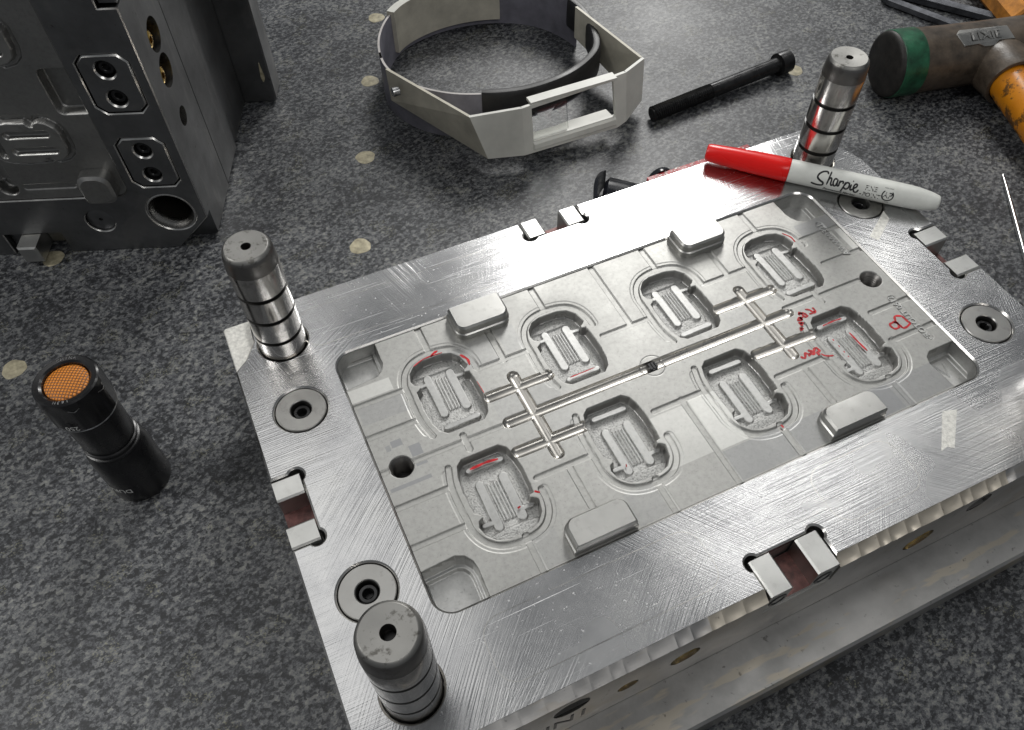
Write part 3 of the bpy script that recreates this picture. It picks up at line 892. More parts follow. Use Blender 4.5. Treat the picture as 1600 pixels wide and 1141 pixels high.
# raised codes, mirrored as they are cut in a cavity
for body, cy, sz in (('AWW-0321', 35.0, 5.6), ('PROTOUT 0612', -30.6, 4.9)):
    V, F = text_geo(body, sz, 'CENTER', 0.22, 0.02)
    mb = MB(); mb.add([(141.2 - v[1], cy + v[0] * 0.98, ZT - 1.45 + v[2]) for v in V], F); mb.build('raised_lettering', FACET, insert, smooth=False)
# red marker ink left by the toolmaker
INKS = [
 (-1, 1.3, [(93.3, -2.0), (95.2, -3.4), (95.9, -5.0), (97.2, -5.6)]), (-1, 1.3, [(97.5, -2.6), (97.8, -3.9), (97.3, -5.9), (95.1, -5.9), (93.3, -5.7)]),
 (-1, 1.5, [(89.6, -2.2), (88.1, -3.5), (89.0, -3.5), (90.5, -3.7), (91.3, -4.6), (91.6, -6.2), (90.3, -6.5), (89.7, -5.3), (89.9, -2.6)]),
 (-1, 1.4, [(88.9, -6.3), (87.1, -5.8), (87.7, -7.0), (85.1, -7.0), (87.0, -5.4), (87.5, -7.8)]), (-1, 1.5, [(84.1, -8.3), (86.5, -9.3), (84.7, -9.5), (85.5, -10.7)]),
 (-1, 1.4, [(82.8, -11.3), (84.1, -12.6), (82.6, -12.3), (83.1, -13.4)]), (-1, 1.5, [(71.4, -27.3), (72.7, -28.9), (74.0, -28.1), (74.9, -26.5), (76.6, -28.1), (75.6, -28.9)]),
 (-1, 1.6, [(77.3, -25.6), (79.2, -26.9), (77.5, -27.7), (78.9, -28.8), (81.2, -26.2), (82.5, -26.4), (82.7, -28.5), (80.9, -28.9), (81.4, -30.8)]),
 (-1, 1.1, [(82.4, -30.3), (83.2, -31.9), (85.0, -33.1), (87.6, -34.0)]), (-1, 1.4, [(137.6, -28.1), (134.1, -26.7), (132.1, -29.6), (132.2, -32.4), (133.1, -35.2), (137.8, -34.1), (137.8, -31.8), (137.6, -28.1)]),
 (-1, 1.4, [(132.1, -29.6), (129.5, -29.7), (127.6, -30.2), (128.1, -33.3), (130.8, -33.6), (132.2, -31.0), (130.7, -29.8)]),
 (-1, 1.4, [(-103.4, 54.9), (-101.3, 56.4), (-98.7, 57.1)]), (-1, .7, [(-113.9, 52.8), (-107.0, 55.2), (-97, 55.0)]), (-1, 1.5, [(-89.0, 49.6), (-86.6, 45.4), (-86.9, 41.4)]), (-1, .7, [(-87.6, 30.2), (-87.2, 22.3)]),
 (-1, 2.0, [(-88.0, -38.6), (-86.0, -40.2)]), (-1, .9, [(116.8, 51.2), (119.5, 46.5), (119.4, 42.2)]), (-1, 1.8, [(37.4, -57.4), (37.6, -59.2)]),
 (-3.55, 1.5, [(-110.5, -14.0), (-102.0, -13.7), (-95.9, -14.4)]), (-4.6, 2.0, [(-98.0, -41.6), (-96.5, -41.2)]), (-3.55, .7, [(-42.5, 13.6), (-35.3, 13.7), (-27.9, 13.8)]),
 (-4.65, 1.3, [(107.6, -23.5), (107.8, -30.5), (108.3, -37.4)]), (-3.55, 1.0, [(96.8, -14.2), (103.3, -13.9), (109.2, -14.3)]),
 (-4.55, 1.5, [(96.6, -23.2), (96.6, -24.4)]), (-4.55, 1.3, [(96.7, -28.0), (96.7, -29.1)]), (-4.55, 1.3, [(96.8, -32.2), (96.8, -33.2)]), (-4.55, 1.2, [(96.8, -35.7), (96.9, -36.6)]), (-4.55, 1.3, [(-41.5, -44.1), (-41.0, -42.6)])]
for z, wd, P in INKS:
    mb = MB(); ribbon(mb, catmull(P, 4), wd * 0.86, lambda u, v, h: (u, v, ZT + z + 0.02 + h * (1.2 if z > -1.5 else 1)), 0.10, 0, 0.18)
    mb.build('ink_mark', REDINK, insert, smooth=False)
# scraped bright patches on the plate
for P in ([(113.5, -85.0), (120.7, -87.3), (104.0, -103.8), (101.2, -101.6), (97.0, -102.5)], [(182.0, 40.2), (180.5, 33.2), (163.0, 21.6), (160.4, 26.6)]):
    mb = MB(); mb.extrude([P], ZT - .3, ZT + 0.06, 0); mb.build('scraped_patch', CHALK, mould, smooth=False)

for (x0, x1, y0, y1) in ((-160, -38, 86, 113), (-137, -32, -113.5, -84.5), (30, 79, -113.5, -84.5)):
    mb = MB(); P = rrect(x0, x1, y0, y1, 9, 6); P.append(P[0]); ribbon(mb, P, 0.45, lambda u, v, h: (u, v, ZT + h), 0.03); mb.build('scribed_outline', BEVEL, mould, smooth=False)

# ------------------------------------------------------------------ the other half standing on edge behind
EX = math.atan2(-0.3675, 0.93)
P0 = np.array((-216.0, 282.2)); ex = np.array((math.cos(EX), math.sin(EX)))
base = P0 + ex * (-93)
back = thing('standing_mould_half', 'shade-darkened grey mould half standing on edge, with round bore and screwed wear plates', 'mould', (base[0], base[1], 0), EX)
# local frame: a sideways, b up, depth goes along +y
bf = lambda a, b, h: (a, -h, b)
AO = 124.0


def notchb(): return notch
front_o = [(-124, 0), (-24, 0)] + [(-24, 19), (15.5, 19), (15.5, 0)] + [(93, 0), (120.5, 27.5), (120.5, 181), (109.5, 181), (109.5, 219), (120.5, 219), (120.5, 400), (-124, 400)]
BORE = (97.5, 33.2); DSC = (47, 28.2)
oct_ = lambda cx, cz, hx, hz, c: [(cx + hx, cz - hz + c), (cx + hx, cz + hz - c), (cx + hx - c, cz + hz), (cx - hx + c, cz + hz), (cx - hx, cz + hz - c), (cx - hx, cz - hz + c), (cx - hx + c, cz - hz), (cx + hx - c, cz - hz)]
WP = [(98.3, 134.2), (97.8, 76.2)]
fholes = [rrect(-76, 76, 49.6, 350.4, 9, 8), circle(*BORE, 16.2), circle(*DSC, 9.6)] + [oct_(x, z, 15.6, 19.9, 5.2) for x, z in WP] + [oct_(-x, z, 15.6, 19.9, 5.2) for x, z in WP] + [circle(-BORE[0], BORE[1], 16.2, 40)]
mb = MB()
mb.extrude([front_o] + fholes, -12, 0, 0.7, fn=bf, mib=2)
mb.extrude([[(-122, 0), (-24, 0), (-24, 19), (15.5, 19), (15.5, 0), (116, 0), (118.5, 2.5), (118.5, 400), (-122, 400)], fholes[0], fholes[1], fholes[2], circle(-BORE[0], BORE[1], 16.2, 40)], -62, -12, 0, fn=bf, skip=lambda a, b: abs(a[0] - 118.5) < .01 and abs(b[0] - 118.5) < .01)
# right side wall with holes
sf = lambda a, b, h: (118.5 - (1 - h), a, b)
SHB = [(37, 143, 10.5), (34, 120.5, 10.5), (32, 88, 6.5)]
so = [(12, 2.5), (62, 2.5), (62, 400), (12, 400)]
mb.extrude([so] + [circle(x, z, r, 28) for x, z, r in SHB], -24, 1, 0, fn=sf, mi=2, mitop=0, skip=lambda a, b: a in so and b in so)
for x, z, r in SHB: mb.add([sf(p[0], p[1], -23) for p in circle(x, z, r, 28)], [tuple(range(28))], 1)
mb.build('cavity_plate', [BACKST, OILSHADE, BEVEL], back)
for x, z, r in SHB[:2]:
    mb = MB(); fy = lambda a, b, h: (118.5 - h, x - 3.2 + a, z - 1.5 + b)
    mb.lathe([(r * .52, 23), (r * .52, 2.6), (r * .42, 1.8), (r * .22, 1.6), (r * .2, 8)], 8, fn=fy, cap0=False)
    mb.build('coolant_fitting', BRASS, back)
for nm, d0, d1, aR, z0 in (('support_plate', 63.4, 106, 118.2, 2), ('spacer_plate', 107.4, 166, 116.0, 1)):
    mb = MB(); mb.extrude([[(-121, z0), (aR - 1.5, z0), (aR, z0 + 1.5), (aR, 400), (-121, 400)]], -d1, -d0, 0.8, fn=bf); mb.build(nm, BACKST, back)
mb = MB(); mb.extrude([rrect(-146, 143, 0.5, 399.5, 4)], -191, -167, 1.2, bottom=True, fn=bf); mb.build('clamp_plate', BACKST, back)
mb = MB(); mb.extrude([catmull([(136.5, 20), (138.5, 24), (138, 31), (137, 38), (136, 30), (135.5, 24)], 4, True)], -167, -166.6, 0, fn=bf); mb.build('paint_drip', CREAM, back)
# bush in the bore
for sx in (1, -1):
    mb = MB(); fb_ = lambda a, b, h: (sx * BORE[0] + a, -h, BORE[1] + b)
    mb.lathe([(16.1, -60), (16.1, -0.7), (15.6, -0.4), (14.9, -0.5), (14.3, -3.2), (13.0, -5.0), (12.6, -8), (12.6, -58)], 56, fn=fb_, cap0=False, cap1=False, mis=[0, 0, 0, 0, 0, 0, 1])
    mb.build('guide_bush', [BEVEL, OILSHADE], back)
mb = MB(); mb.box(-110, 110, 61.2, 62.4, 5, 60); mb.build('bore_bottom', OILSHADE, back)
mb = MB(); fb_ = lambda a, b, h: (DSC[0] + a, -h, DSC[1] + b)
mb.lathe([(9.4, -30), (9.4, -2.3), (8.9, -2.0), (1.4, -2.0), (1.2, -4)], 40, fn=fb_, cap0=False); mb.build('stop_disc', BACKST, back)
# wear plates with two screws each
for (x, z) in WP + [(-p[0], p[1]) for p in WP]:
    o8 = oct_(x, z, 14.9, 19.2, 5.0); sc8 = [(x, z + 9.6), (x - .6, z - 9.6)]
    mb = MB(); mb.extrude([o8] + [circle(a, b, 5.6, 28) for a, b in sc8], -12, -0.2, 0.9, fn=bf, mib=2)
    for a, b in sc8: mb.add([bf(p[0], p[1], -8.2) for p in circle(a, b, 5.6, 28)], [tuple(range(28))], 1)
    wp = mb.build('wear_plate', [BACKST, OILSHADE, BEVEL], back)
    for a, b in sc8:
        mb = MB(); fs = lambda p, q, h: (a + p, -h, b + q)
        mb.lathe([(4.6, -8), (4.6, -3.6), (4.0, -3.0), (2.6, -3.0), (2.2, -3.4), (2.0, -6)], 24, fn=fs, cap0=False); mb.build('socket_screw', BLACKOX, wp)
# male interlocks
mb = MB(); mb.extrude([[(-11.5, 4.5), (1.6, 4.5), (1.6, 18.7), (-11.5, 18.7)]], -24, 13.5, 1.2, fn=bf); mb.build('interlock_block', BLOCKM, back, smooth=False)
mb = MB(); mb.extrude([[(-23.6, 5), (-11.8, 5), (-11.8, 18.4), (-23.6, 18.4)]], -24, -5, 0.6, fn=bf)
mb.extrude([[(1.9, 5), (15.2, 5), (15.2, 18.4), (1.9, 18.4)]], -24, -6.5, 0.6, fn=bf); mb.build('interlock_shoulder', BACKST, back, smooth=False)
mb = MB(); mb.extrude([[(109.9, 182), (120, 182), (120, 218), (109.9, 218)]], -24, -3, 0.6, fn=bf)
mb.extrude([[(109.9, 193), (120, 193), (120, 206), (109.9, 206)]], -24, 13, 0.9, fn=bf); mb.build('interlock_block', BACKST, back, smooth=False)

# relief of its core insert (coarser)
keep = (GX, GY, H, REG, REGC, PATCH, FLAG, FLC, IDX, X0, Y0, GS, gx, gy, AA)
GS = 0.42; AA = 0.42
X0, Y0 = -75.6, 50.0
gx = np.arange(X0, 75.7, GS); gy = np.arange(Y0, 350.1, GS)
GX, GY = np.meshgrid(gx, gy); H = np.zeros_like(GX); REG = np.zeros(GX.shape, np.int16); PATCH = np.zeros_like(GX); FLAG = np.zeros(GX.shape, np.int8)
CK = 0
for zc in (97, 165.2, 234.3, 303.2):
    for cy, sg in ((30.3, 1), (-30.8, -1)):
        P = [(cy + sg * v, zc - u) for u, v in OPEN]
        s = win(cy - 29, cy + 29, zc - 20, zc + 20)
        groove([(cy + sg * v * 1.06, zc - u * 1.1) for u, v in OPEN] + [(cy + sg * OPEN[0][1] * 1.06, zc - OPEN[0][0] * 1.1)], 1.3, 1.4)
        x, y = -(GY[s] - zc), (GX[s] - cy) * sg
        sd = poly_sd(GX[s], GY[s], P)
        m_ = sm(-sd / 0.8 + .3)
        core = 3.5 * sm((line_d(x, y, [(-6.4, 15), (-6.2, -8)]) - 2.2) / .7) * sm((line_d(x, y, [(6, 15), (6, -8)]) - 2.2) / .7) * sm((line_d(x, y, [(-8, -16.8), (8.5, -16.8)]) - 1.7) / .7)
        H[s] = H[s] * (1 - m_) + core * m_
        REG[s][sd < 0.2] = 41 + (0 if False else CK); CK += 1; FLAG[s][(sd < -1) & (core > 2.8)] = 1
def pocket(x0, x1, z0, z1, depth, r):
    s = win(x0 - 2, x1 + 2, z0 - 2, z1 + 2)
    sd = poly_sd(GX[s], GY[s], rrect(x0, x1, z0, z1, r, 5)); H[s] = np.where(sd < 1, -depth * sm(-sd / 0.8 + .4), H[s])
for zc in (130, 269.5):
    pocket(58.5, 90, zc - 15.5, zc + 15.5, 8, 4); pocket(-90, -58.5, zc - 15.5, zc + 15.5, 8, 4)
groove([(12, 59.8), (42, 59.8)], 2.3, 0.8); groove([(-40, 59.8), (-12, 59.8)], 2.3, .8)
groove([(2, 60), (2, 340)], 2.9, 2.0)
s = win(-8, 8, 52, 72); d = np.hypot(GX[s] - 0, GY[s] - 60); H[s] = np.where(d < 6.5, -9 * sm((6.5 - d) / 1), H[s])
REGC = np.maximum(REG[:-1, :-1], REG[1:, 1:]); FLC = FLAG[:-1, :-1]
ny_, nx_ = GX.shape; IDX = np.arange(ny_ * nx_).reshape(ny_, nx_)
bi = relief('core_insert', [0], [BACKINS], None); bcs = [relief('core', [41 + q], [BACKINS, LUGM], None, True, patch=False) for q in range(8)]
for o_ in [bi] + bcs:
    me = o_.data; co = np.empty(len(me.vertices) * 3, np.float32); me.vertices.foreach_get('co', co); co = co.reshape(-1, 3)
    co = np.stack([co[:, 0], 0.0012 - co[:, 2], co[:, 1]], 1); me.vertices.foreach_set('co', co.ravel()); me.update()
bi.parent = back
for o_ in bcs: o_.parent = bi
# corner bosses of the core insert
for sx in (1, -1):
    for zc, k in ((61.5, 1), (338.5, -1)):
        mb = MB(); R8 = lambda i: rrect(49.5 + i, 71.3 - i, 49.5 + i, 73.0 - i, 1, 6, (7, 7, 3, 7))
        fn_ = lambda p, h: (sx * p[0], -h, p[1] if k == 1 else 400 - p[1])
        mb.loft([[fn_(p, -2) for p in R8(0)], [fn_(p, 6.5) for p in R8(.3)], [fn_(p, 8.2) for p in R8(2.2)]], cap0=False); mb.build('corner_boss', LUGM if False else BACKINS, bi, ang=25)
GX, GY, H, REG, REGC, PATCH, FLAG, FLC, IDX, X0, Y0, GS, gx, gy, AA = keep


# ------------------------------------------------------------------ helper: frame along an axis
def axis_frame(A, B, up=(0, 0, 1)):
    A = np.array(A, float); B = np.array(B, float); L = np.linalg.norm(B - A); d = (B - A) / L
    s_ = np.cross(np.array(up, float), d); s_ /= np.linalg.norm(s_); u_ = np.cross(d, s_)
    return A, d, s_, u_, L


# ------------------------------------------------------------------ felt marker on the plate
mA = np.array((110.0, 124.6)); mB = np.array((207.9, 26.6)); mdir = (mB - mA) / np.linalg.norm(mB - mA)
mz = ZT + 6.35
marker = thing('felt_marker', 'capped red felt marker with white barrel lying across the mould corner', 'marker', (mA[0], mA[1], ZT), math.atan2(mdir[1], mdir[0]))
mf = lambda x, y, z: (z, x * 1.14, 7.2 + y * 1.14)             # lathe z becomes along the marker, local x
mb = MB(); mb.lathe([(3.5, 0), (4.4, 0.6), (4.75, 2), (5.1, 8), (5.65, 18), (6.05, 30), (6.28, 44), (6.3, 50.5), (5.95, 51.2), (5.4, 51.2)], 48, fn=mf)
mb.build('cap', REDP, marker)
mb = MB(); mb.lathe([(5.3, 51.0), (5.95, 51.4), (6.05, 52.5), (6.05, 112), (5.95, 121), (5.75, 126), (4.9, 133), (3.9, 137.6), (3.3, 138.5), (2.4, 138.9)], 48, fn=mf)
body = mb.build('barrel', WHITEP, marker)
cyl = lambda u, v, h: (u, -(6.9 + h) * math.sin(-v / 6.0), 7.2 + (6.9 + h) * math.cos(v / 6.0))
mb = MB()
SHP = {'S': [(73.7, -3.1), (72.8, -1.8), (70.4, -2.3), (68.5, -4.0), (68.2, -5.8), (70.1, -7.1), (72.0, -7.9), (71.9, -9.3), (69.5, -9.8), (67.1, -9.6), (65.3, -9.2)],
 'h': [(75.2, -1.2), (74.7, -4.6), (74.3, -8.6)], 'h2': [(74.4, -6.4), (75.3, -4.8), (76.2, -5.1), (76.4, -7.4), (77.0, -8.4), (77.7, -7.9)],
 'a': [(79.5, -4.7), (78.1, -4.7), (77.6, -6.6), (78.4, -8.2), (79.4, -8.0), (79.8, -5.8), (79.8, -4.7), (80.1, -7.5), (81.2, -8.1)], 'r': [(81.2, -4.9), (81.1, -6.3), (81.2, -8.1)],
 'r2': [(81.1, -6.3), (81.9, -5.3), (83.1, -5.3), (83.1, -6.4)], 'p': [(84.5, -5.0), (83.9, -8.0), (83.2, -11.0)], 'p2': [(84.0, -7.2), (85.2, -5.3), (86.7, -5.6), (86.8, -7.6), (85.6, -8.7), (84.0, -8.0)],
 'i': [(87.9, -5.6), (87.9, -8.0), (88.7, -8.6), (89.2, -7.7)], 'dot': [(88.2, -3.9), (88.8, -3.9)], 'e': [(89.4, -7.7), (91.0, -6.4), (91.1, -5.2), (90.0, -5.2), (89.5, -7.0), (90.5, -9.1), (91.9, -9.1), (92.7, -7.5)], 'dot2': [(94.0, -9.5), (94.8, -9.5)]}
for k, P in SHP.items(): ribbon(mb, catmull(P, 4), 1.25 if 'dot' in k else (1.05 if k == 'S' else 0.92), cyl, 0.05, 0)
for body_, cu, cv, sz, bo in (('FINE', 99.4, -5.7, 3.5, .04), ('POINT', 100.6, -9.3, 3.5, .04), ('AP', 109.3, -7.3, 4.3, 0.08), ('Permanent Marker', 82.5, -11.6, 2.5, 0.06), ('NON-TOXIC', 109.2, -3.6, 0.9, 0.0), ('ACMI', 110, -11.4, 1.0, 0)):
    V, F = text_geo(body_, sz, 'CENTER', 0, bo, 0.25 if body_[0] == 'P' and len(body_) > 6 else 0)
    mb.add([cyl(cu + v[0], cv + v[1], 0.05) for v in V], F)
ribbon(mb, [(109.3 + 3.1 * math.cos(a), -7.3 + 2.9 * math.sin(a)) for a in np.linspace(2.3, 7.1, 24)], 0.7, cyl, 0.05)
mb.build('barrel_print', INK, body, smooth=False)

# ------------------------------------------------------------------ torch standing on its head
torch = thing('torch', 'small black pocket torch standing upright, orange gridded button on top', 'torch', (-273.5, 103.0, 0), 0.0)
HEXA = 0.55


def hexring(rc, ap, z, n=72):
    out = []
    for i in range(n):
        a = 2 * PI * i / n; k = (a - HEXA) % (PI / 3) - PI / 6
        r = min(rc, ap / math.cos(k)); out.append((r * math.cos(a), r * math.sin(a), z))
    return out


mb = MB(); mb.lathe([(15.6, 0), (16.4, 0.8), (16.6, 3), (16.5, 30), (15.9, 39), (14.7, 42.5)], 64); mb.build('head', TORCH, torch)
pr = [(14.5, 42.4), (14.9, 43.0), (14.9, 44.6), (14.0, 45), (14.0, 46), (14.5, 46.4), (14.5, 47.8), (13.7, 48.3), (13.7, 49.5), (13.9, 50), (14.2, 75.5)]
mb = MB(); mb.lathe(pr, 64, cap0=False, cap1=False); mb.build('body', TORCH, torch)
mb = MB(); mb.lathe([(14.6, 75.3), (15.4, 75.5), (15.75, 76.2), (15.4, 76.9)], 64, cap0=False, cap1=False); mb.build('worn_edge', WORN, torch)
mb = MB(); mb.loft([hexring(15.6, 30, 76.6), hexring(16.5, 15.0, 78.0), hexring(16.7, 15.0, 93), hexring(16.4, 15.4, 96.3), hexring(15.6, 30, 98.6), hexring(14.8, 30, 99.2), hexring(12.4, 30, 99.0), hexring(11.4, 30, 98.2), hexring(10.8, 30, 96.5)], cap0=False, cap1=False)
tail = mb.build('tail_collar', TORCHG, torch, ang=20)
mb = MB()
for i in range(6):      # worn arrises of the collar, edge highlights put in as bare metal
    a0 = HEXA + (i) * PI / 3
    for da in (-0.25, 0.25):
        a = a0 + da
        pass
    P = [(hexring(16.75, 15.02, 0)[int(((a0 + t) % (2 * PI)) / (2 * PI) * 72) % 72], 93.5 + 2.6 * abs(t) / 0.5) for t in np.linspace(-0.45, 0.45, 9)]
    for (p, z), (q, z2) in zip(P[:-1], P[1:]):
        k = 1.006
        mb.add([(p[0] * k, p[1] * k, z - .35), (q[0] * k, q[1] * k, z2 - .35), (q[0] * k, q[1] * k, z2 + .3), (p[0] * k, p[1] * k, z + .3)], [(0, 1, 2, 3)])
mb.build('worn_glint_arris', WORN, tail, smooth=False)
mb = MB(); mb.lathe([(10.75, 94), (10.6, 97.2), (9.5, 98.0), (6, 98.5), (2, 98.7)], 48, cap0=False); mb.build('push_button', BUTTON, torch)
def torch_text(body_, size, z, ang, r):
    V, F = text_geo(body_, size, 'CENTER', 0, 0.06)
    return [(r * math.cos(ang - v[0] / r), r * math.sin(ang - v[0] / r), z - v[1]) for v in V], F
mb = MB()
V, F = torch_text('250', 4.6, 80.2, -1.98, 16.35); mb.add(V, F)
mb.build('collar_print', WHITEINK, tail, smooth=False)
mb = MB(); V, F = torch_text('DURACELL', 5.4, 14.0, -2.55, 16.7); mb.add(V, F); mb.build('head_print', WHITEINK, torch, smooth=False)
for body_, a0 in (('CHINA', 1.4), ('163H', -1.9)):
    mb = MB()
    for i, ch in enumerate(body_):
        V, F = text_geo(ch, 2.3, 'CENTER', 0, 0.0); a = a0 - (i - 2) * 0.15
        mb.add([(13.4 * math.cos(a) + v[0] * math.sin(a) + v[1] * math.cos(a), 13.4 * math.sin(a) - v[0] * math.cos(a) + v[1] * math.sin(a), 99.2) for v in V], F)
    mb.build('rim_print', WORN, tail, smooth=False)

# ------------------------------------------------------------------ long socket head screw
bolt = thing('socket_head_screw', 'long black socket head screw lying loose on the granite', 'screw', (163.3, 260.9, 0), math.atan2(10.6, 141.5))
tilt = math.atan2(9.2 - 6.4, 140)
bfn = lambda x, y, z: (z * math.cos(tilt), x, 6.5 + z * math.sin(tilt) + y)
pr = [(4.4, 0), (5.2, 0.9)]; z = 1.2
while z < 58: pr += [(6.35, z), (5.2, z + 1.0)]; z += 2.0
pr += [(6.15, 59), (6.15, 130), (7.0, 130.3), (9.3, 130.4), (9.4, 130.9), (9.4, 141.5), (8.6, 142.4), (5.0, 142.4), (4.9, 136)]
mb = MB(); mb.lathe(pr, 40, fn=bfn); mb.build('screw_body', BLACKOX, bolt, ang=30)

# ------------------------------------------------------------------ magnifier visor
visor = thing('magnifier_visor', 'beige head-worn magnifier visor with black forehead pad standing on the table', 'visor', (67, 372, 0), 0)
vc = np.array((67.0, 372.0))
RIMP = [(-23.5, 372), (-15, 340), (4.0, 317), (28.0, 302.5), (64, 291.5), (104, 295), (137, 313), (151, 339), (157, 368), (155, 392), (143, 421), (118, 444), (82, 456), (44, 455), (10, 441), (-14, 410)]
loop = np.array(catmull(RIMP, 10, True)) - vc
cen = loop.mean(0)


def band(i0, i1, off0, off1, z0, z1, mats, name, capz=True, bulge=0.0, mitop=None):
    n = len(loop); ids = [k % n for k in range(i0, i1 + 1)]
    m_ = MB(); rings = []
    for k in ids:
        t = loop[(k + 1) % n] - loop[k - 1]; t /= np.linalg.norm(t); nn = np.array((t[1], -t[0]))
        if nn @ (loop[k] - cen) < 0: nn = -nn
        p0 = loop[k] + nn * off0; p1 = loop[k] + nn * off1
        if bulge:
            e = min(1.0, (ids.index(k)) / 1.5, (len(ids) - 1 - ids.index(k)) / 1.5)
            th = (off1 - off0) * (0.72 + 0.28 * e); pm = loop[k] + nn * (off0 + off1) / 2; zc = (z0 + z1) / 2; hz = (z1 - z0) / 2
            ring = []
            for q in range(16):
                a = 2 * PI * q / 16; ca, sa = math.cos(a), math.sin(a)
                pr_ = pm + nn * th / 2 * math.copysign(abs(ca) ** .6, ca)
                ring.append((pr_[0], pr_[1], zc + hz * math.copysign(abs(sa) ** .45, sa)))
            rings.append(ring)
        else:
            rings.append([(p1[0], p1[1], z0), (p1[0], p1[1], z1), (p0[0], p0[1], z1), (p0[0], p0[1], z0)])
    full = (i1 - i0) >= n
    if bulge: m_.loft(rings)
    else:
        V = [p for r in rings for p in r]; F = []; M = []
        for i in range(len(rings) - 1):
            for q in range(4):
                F.append((i * 4 + q, i * 4 + (q + 1) % 4, i * 4 + 4 + (q + 1) % 4, i * 4 + 4 + q)); M.append(1 if (q == 1 and len(mats) > 1) else 0)
        F += [(0, 1, 2, 3), tuple(len(V) - 4 + q for q in (3, 2, 1, 0))]; M += [0, 0]
        m_.add(V, F, M)
    return m_.build(name, mats, visor)


nl = len(loop)
band(-4, 34, -0.9, 0.9, 0.1, 41, [LAV, RIM], 'temple_band')
band(30, 92, -1.0, 0.75, 15, 40.6, [LAV, RIM], 'headband')
band(31, 90, -5.6, 2.8, 16, 42.5, [PAD], 'forehead_pad', bulge=1)
band(86, 158, -0.85, 0.85, 0.1, 41, [LAV, RIM], 'rear_band')
band(112, 142, -4.6, 2.4, 6, 44, [DIRTY, BEIGE], 'rear_strap')
# front housing: walls between outline points at top and bottom
def wall(m_, a_top, b_top, a_bot, b_bot, th, window=None, zt=48, zb=10, inward=(0, 1)):
    """thin wall, th thick towards +inward, optional window (u0,u1,v0,v1)"""
    a_top, b_top, a_bot, b_bot = [np.array(p, float) - vc for p in (a_top, b_top, a_bot, b_bot)]
    def P(u, v, h):
        lo = a_bot * (1 - u) + b_bot * u; hi = a_top * (1 - u) + b_top * u
        q = lo * (1 - v) + hi * v; z = (zb if np.isscalar(zb) else zb[0] * (1 - u) + zb[1] * u) * (1 - v) + (zt if np.isscalar(zt) else zt[0] * (1 - u) + zt[1] * u) * v
        t = hi + lo; d = (b_top - a_top); d = d / np.linalg.norm(d); nn = np.array((-d[1], d[0]))
        if nn @ np.array(inward) < 0: nn = -nn
        q = q + nn * h
        return (q[0], q[1], z)
    us = [0, 1] if not window else [0, window[0], window[1], 1]
    vs = [0, 1] if not window else [0, window[2], window[3], 1]
    for i in range(len(us) - 1):
        for j in range(len(vs) - 1):
            if window and i == 1 and j == 1:
                u0, u1, v0, v1 = window
                for (pa, pb) in (((u0, v0), (u1, v0)), ((u1, v0), (u1, v1)), ((u1, v1), (u0, v1)), ((u0, v1), (u0, v0))):
                    m_.add([P(*pa, 0), P(*pb, 0), P(*pb, th), P(*pa, th)], [(0, 1, 2, 3)])
                continue
            for h in (0, th):
                m_.add([P(us[i], vs[j], h), P(us[i + 1], vs[j], h), P(us[i + 1], vs[j + 1], h), P(us[i], vs[j + 1], h)], [(0, 1, 2, 3)])
    for (pa, pb) in (((0, 0), (1, 0)), ((1, 0), (1, 1)), ((1, 1), (0, 1)), ((0, 1), (0, 0))):
        m_.add([P(*pa, 0), P(*pb, 0), P(*pb, th), P(*pa, th)], [(0, 1, 2, 3)])
    return P


mb = MB()
wall(mb, (8, 269.5), (47, 262.5), (19, 264), (46.5, 255.5), 2.4)
PW = wall(mb, (47, 262.5), (128, 267.5), (46.5, 255.5), (127.5, 254.5), 2.4, (0.10, 0.985, 0.24, 0.93))
wall(mb, (128, 267.5), (139, 268.5), (127.5, 254.5), (138, 258.5), 2.4)
wall(mb, (139, 268.5), (161, 278.5), (138, 258.5), (163, 277), 2.4)
# lip over and rim under the window
mb.box(55 - 67, 128 - 67, 263.5 - 372, 271.5 - 372, 47.3, 49.6)
lp = [PW(u, v, -0.02) for u, v in ((0.09, 0.05), (0.99, 0.05), (0.99, 0.23), (0.09, 0.23))]; lq = [PW(u, v, -1.6) for u, v in ((0.10, 0.09), (0.98, 0.09), (0.98, 0.19), (0.10, 0.19))]
mb.loft([lp, lq], cap0=False)
mb.add([PW(u, v, h) for v in (0.10, 0.17) for u, h in ((0.08, 2), (0.99, 2), (0.99, 15), (0.08, 15))], [(3, 2, 1, 0), (4, 5, 6, 7), (0, 1, 5, 4), (1, 2, 6, 5), (2, 3, 7, 6), (3, 0, 4, 7)])
housing = mb.build('front_housing', BEIGE, visor, ang=30)
mb = MB(); wall(mb, (-27, 356), (8, 269.5), (-27, 352), (19, 264), 2.2, zt=(46, 48), zb=(20, 10), inward=(1, 0)); mb.build('side_arm', DIRTY, visor)
mb = MB(); wall(mb, (150, 371), (160.5, 281), (149, 368), (161, 279), 2.2, zt=(46, 48), zb=(20, 10), inward=(-1, 0)); mb.build('side_arm', DIRTY, visor)
for px, py, sx in ((-27.5, 338, -1), (155.5, 345, 1)):
    mb = MB(); fv = lambda a, b, h: (px - 67 + sx * h, py - 372 + a, 37 + b); mb.lathe([(3.6, -4), (3.6, 1.2), (2.6, 2.0)], 20, fn=fv); mb.build('pivot_rivet', WORN if sx < 0 else BLACKP, visor)
mb = MB()
LP = [PW(u, v, h) for h in (4.5, 6.0) for u, v in ((0.06, 0.18), (0.50, 0.18), (0.50, 0.90), (0.06, 0.90))]
mb.add(LP, [(3, 2, 1, 0), (4, 5, 6, 7), (0, 1, 5, 4), (1, 2, 6, 5), (2, 3, 7, 6), (3, 0, 4, 7)]); mb.build('lens', GLASS, visor, smooth=False)

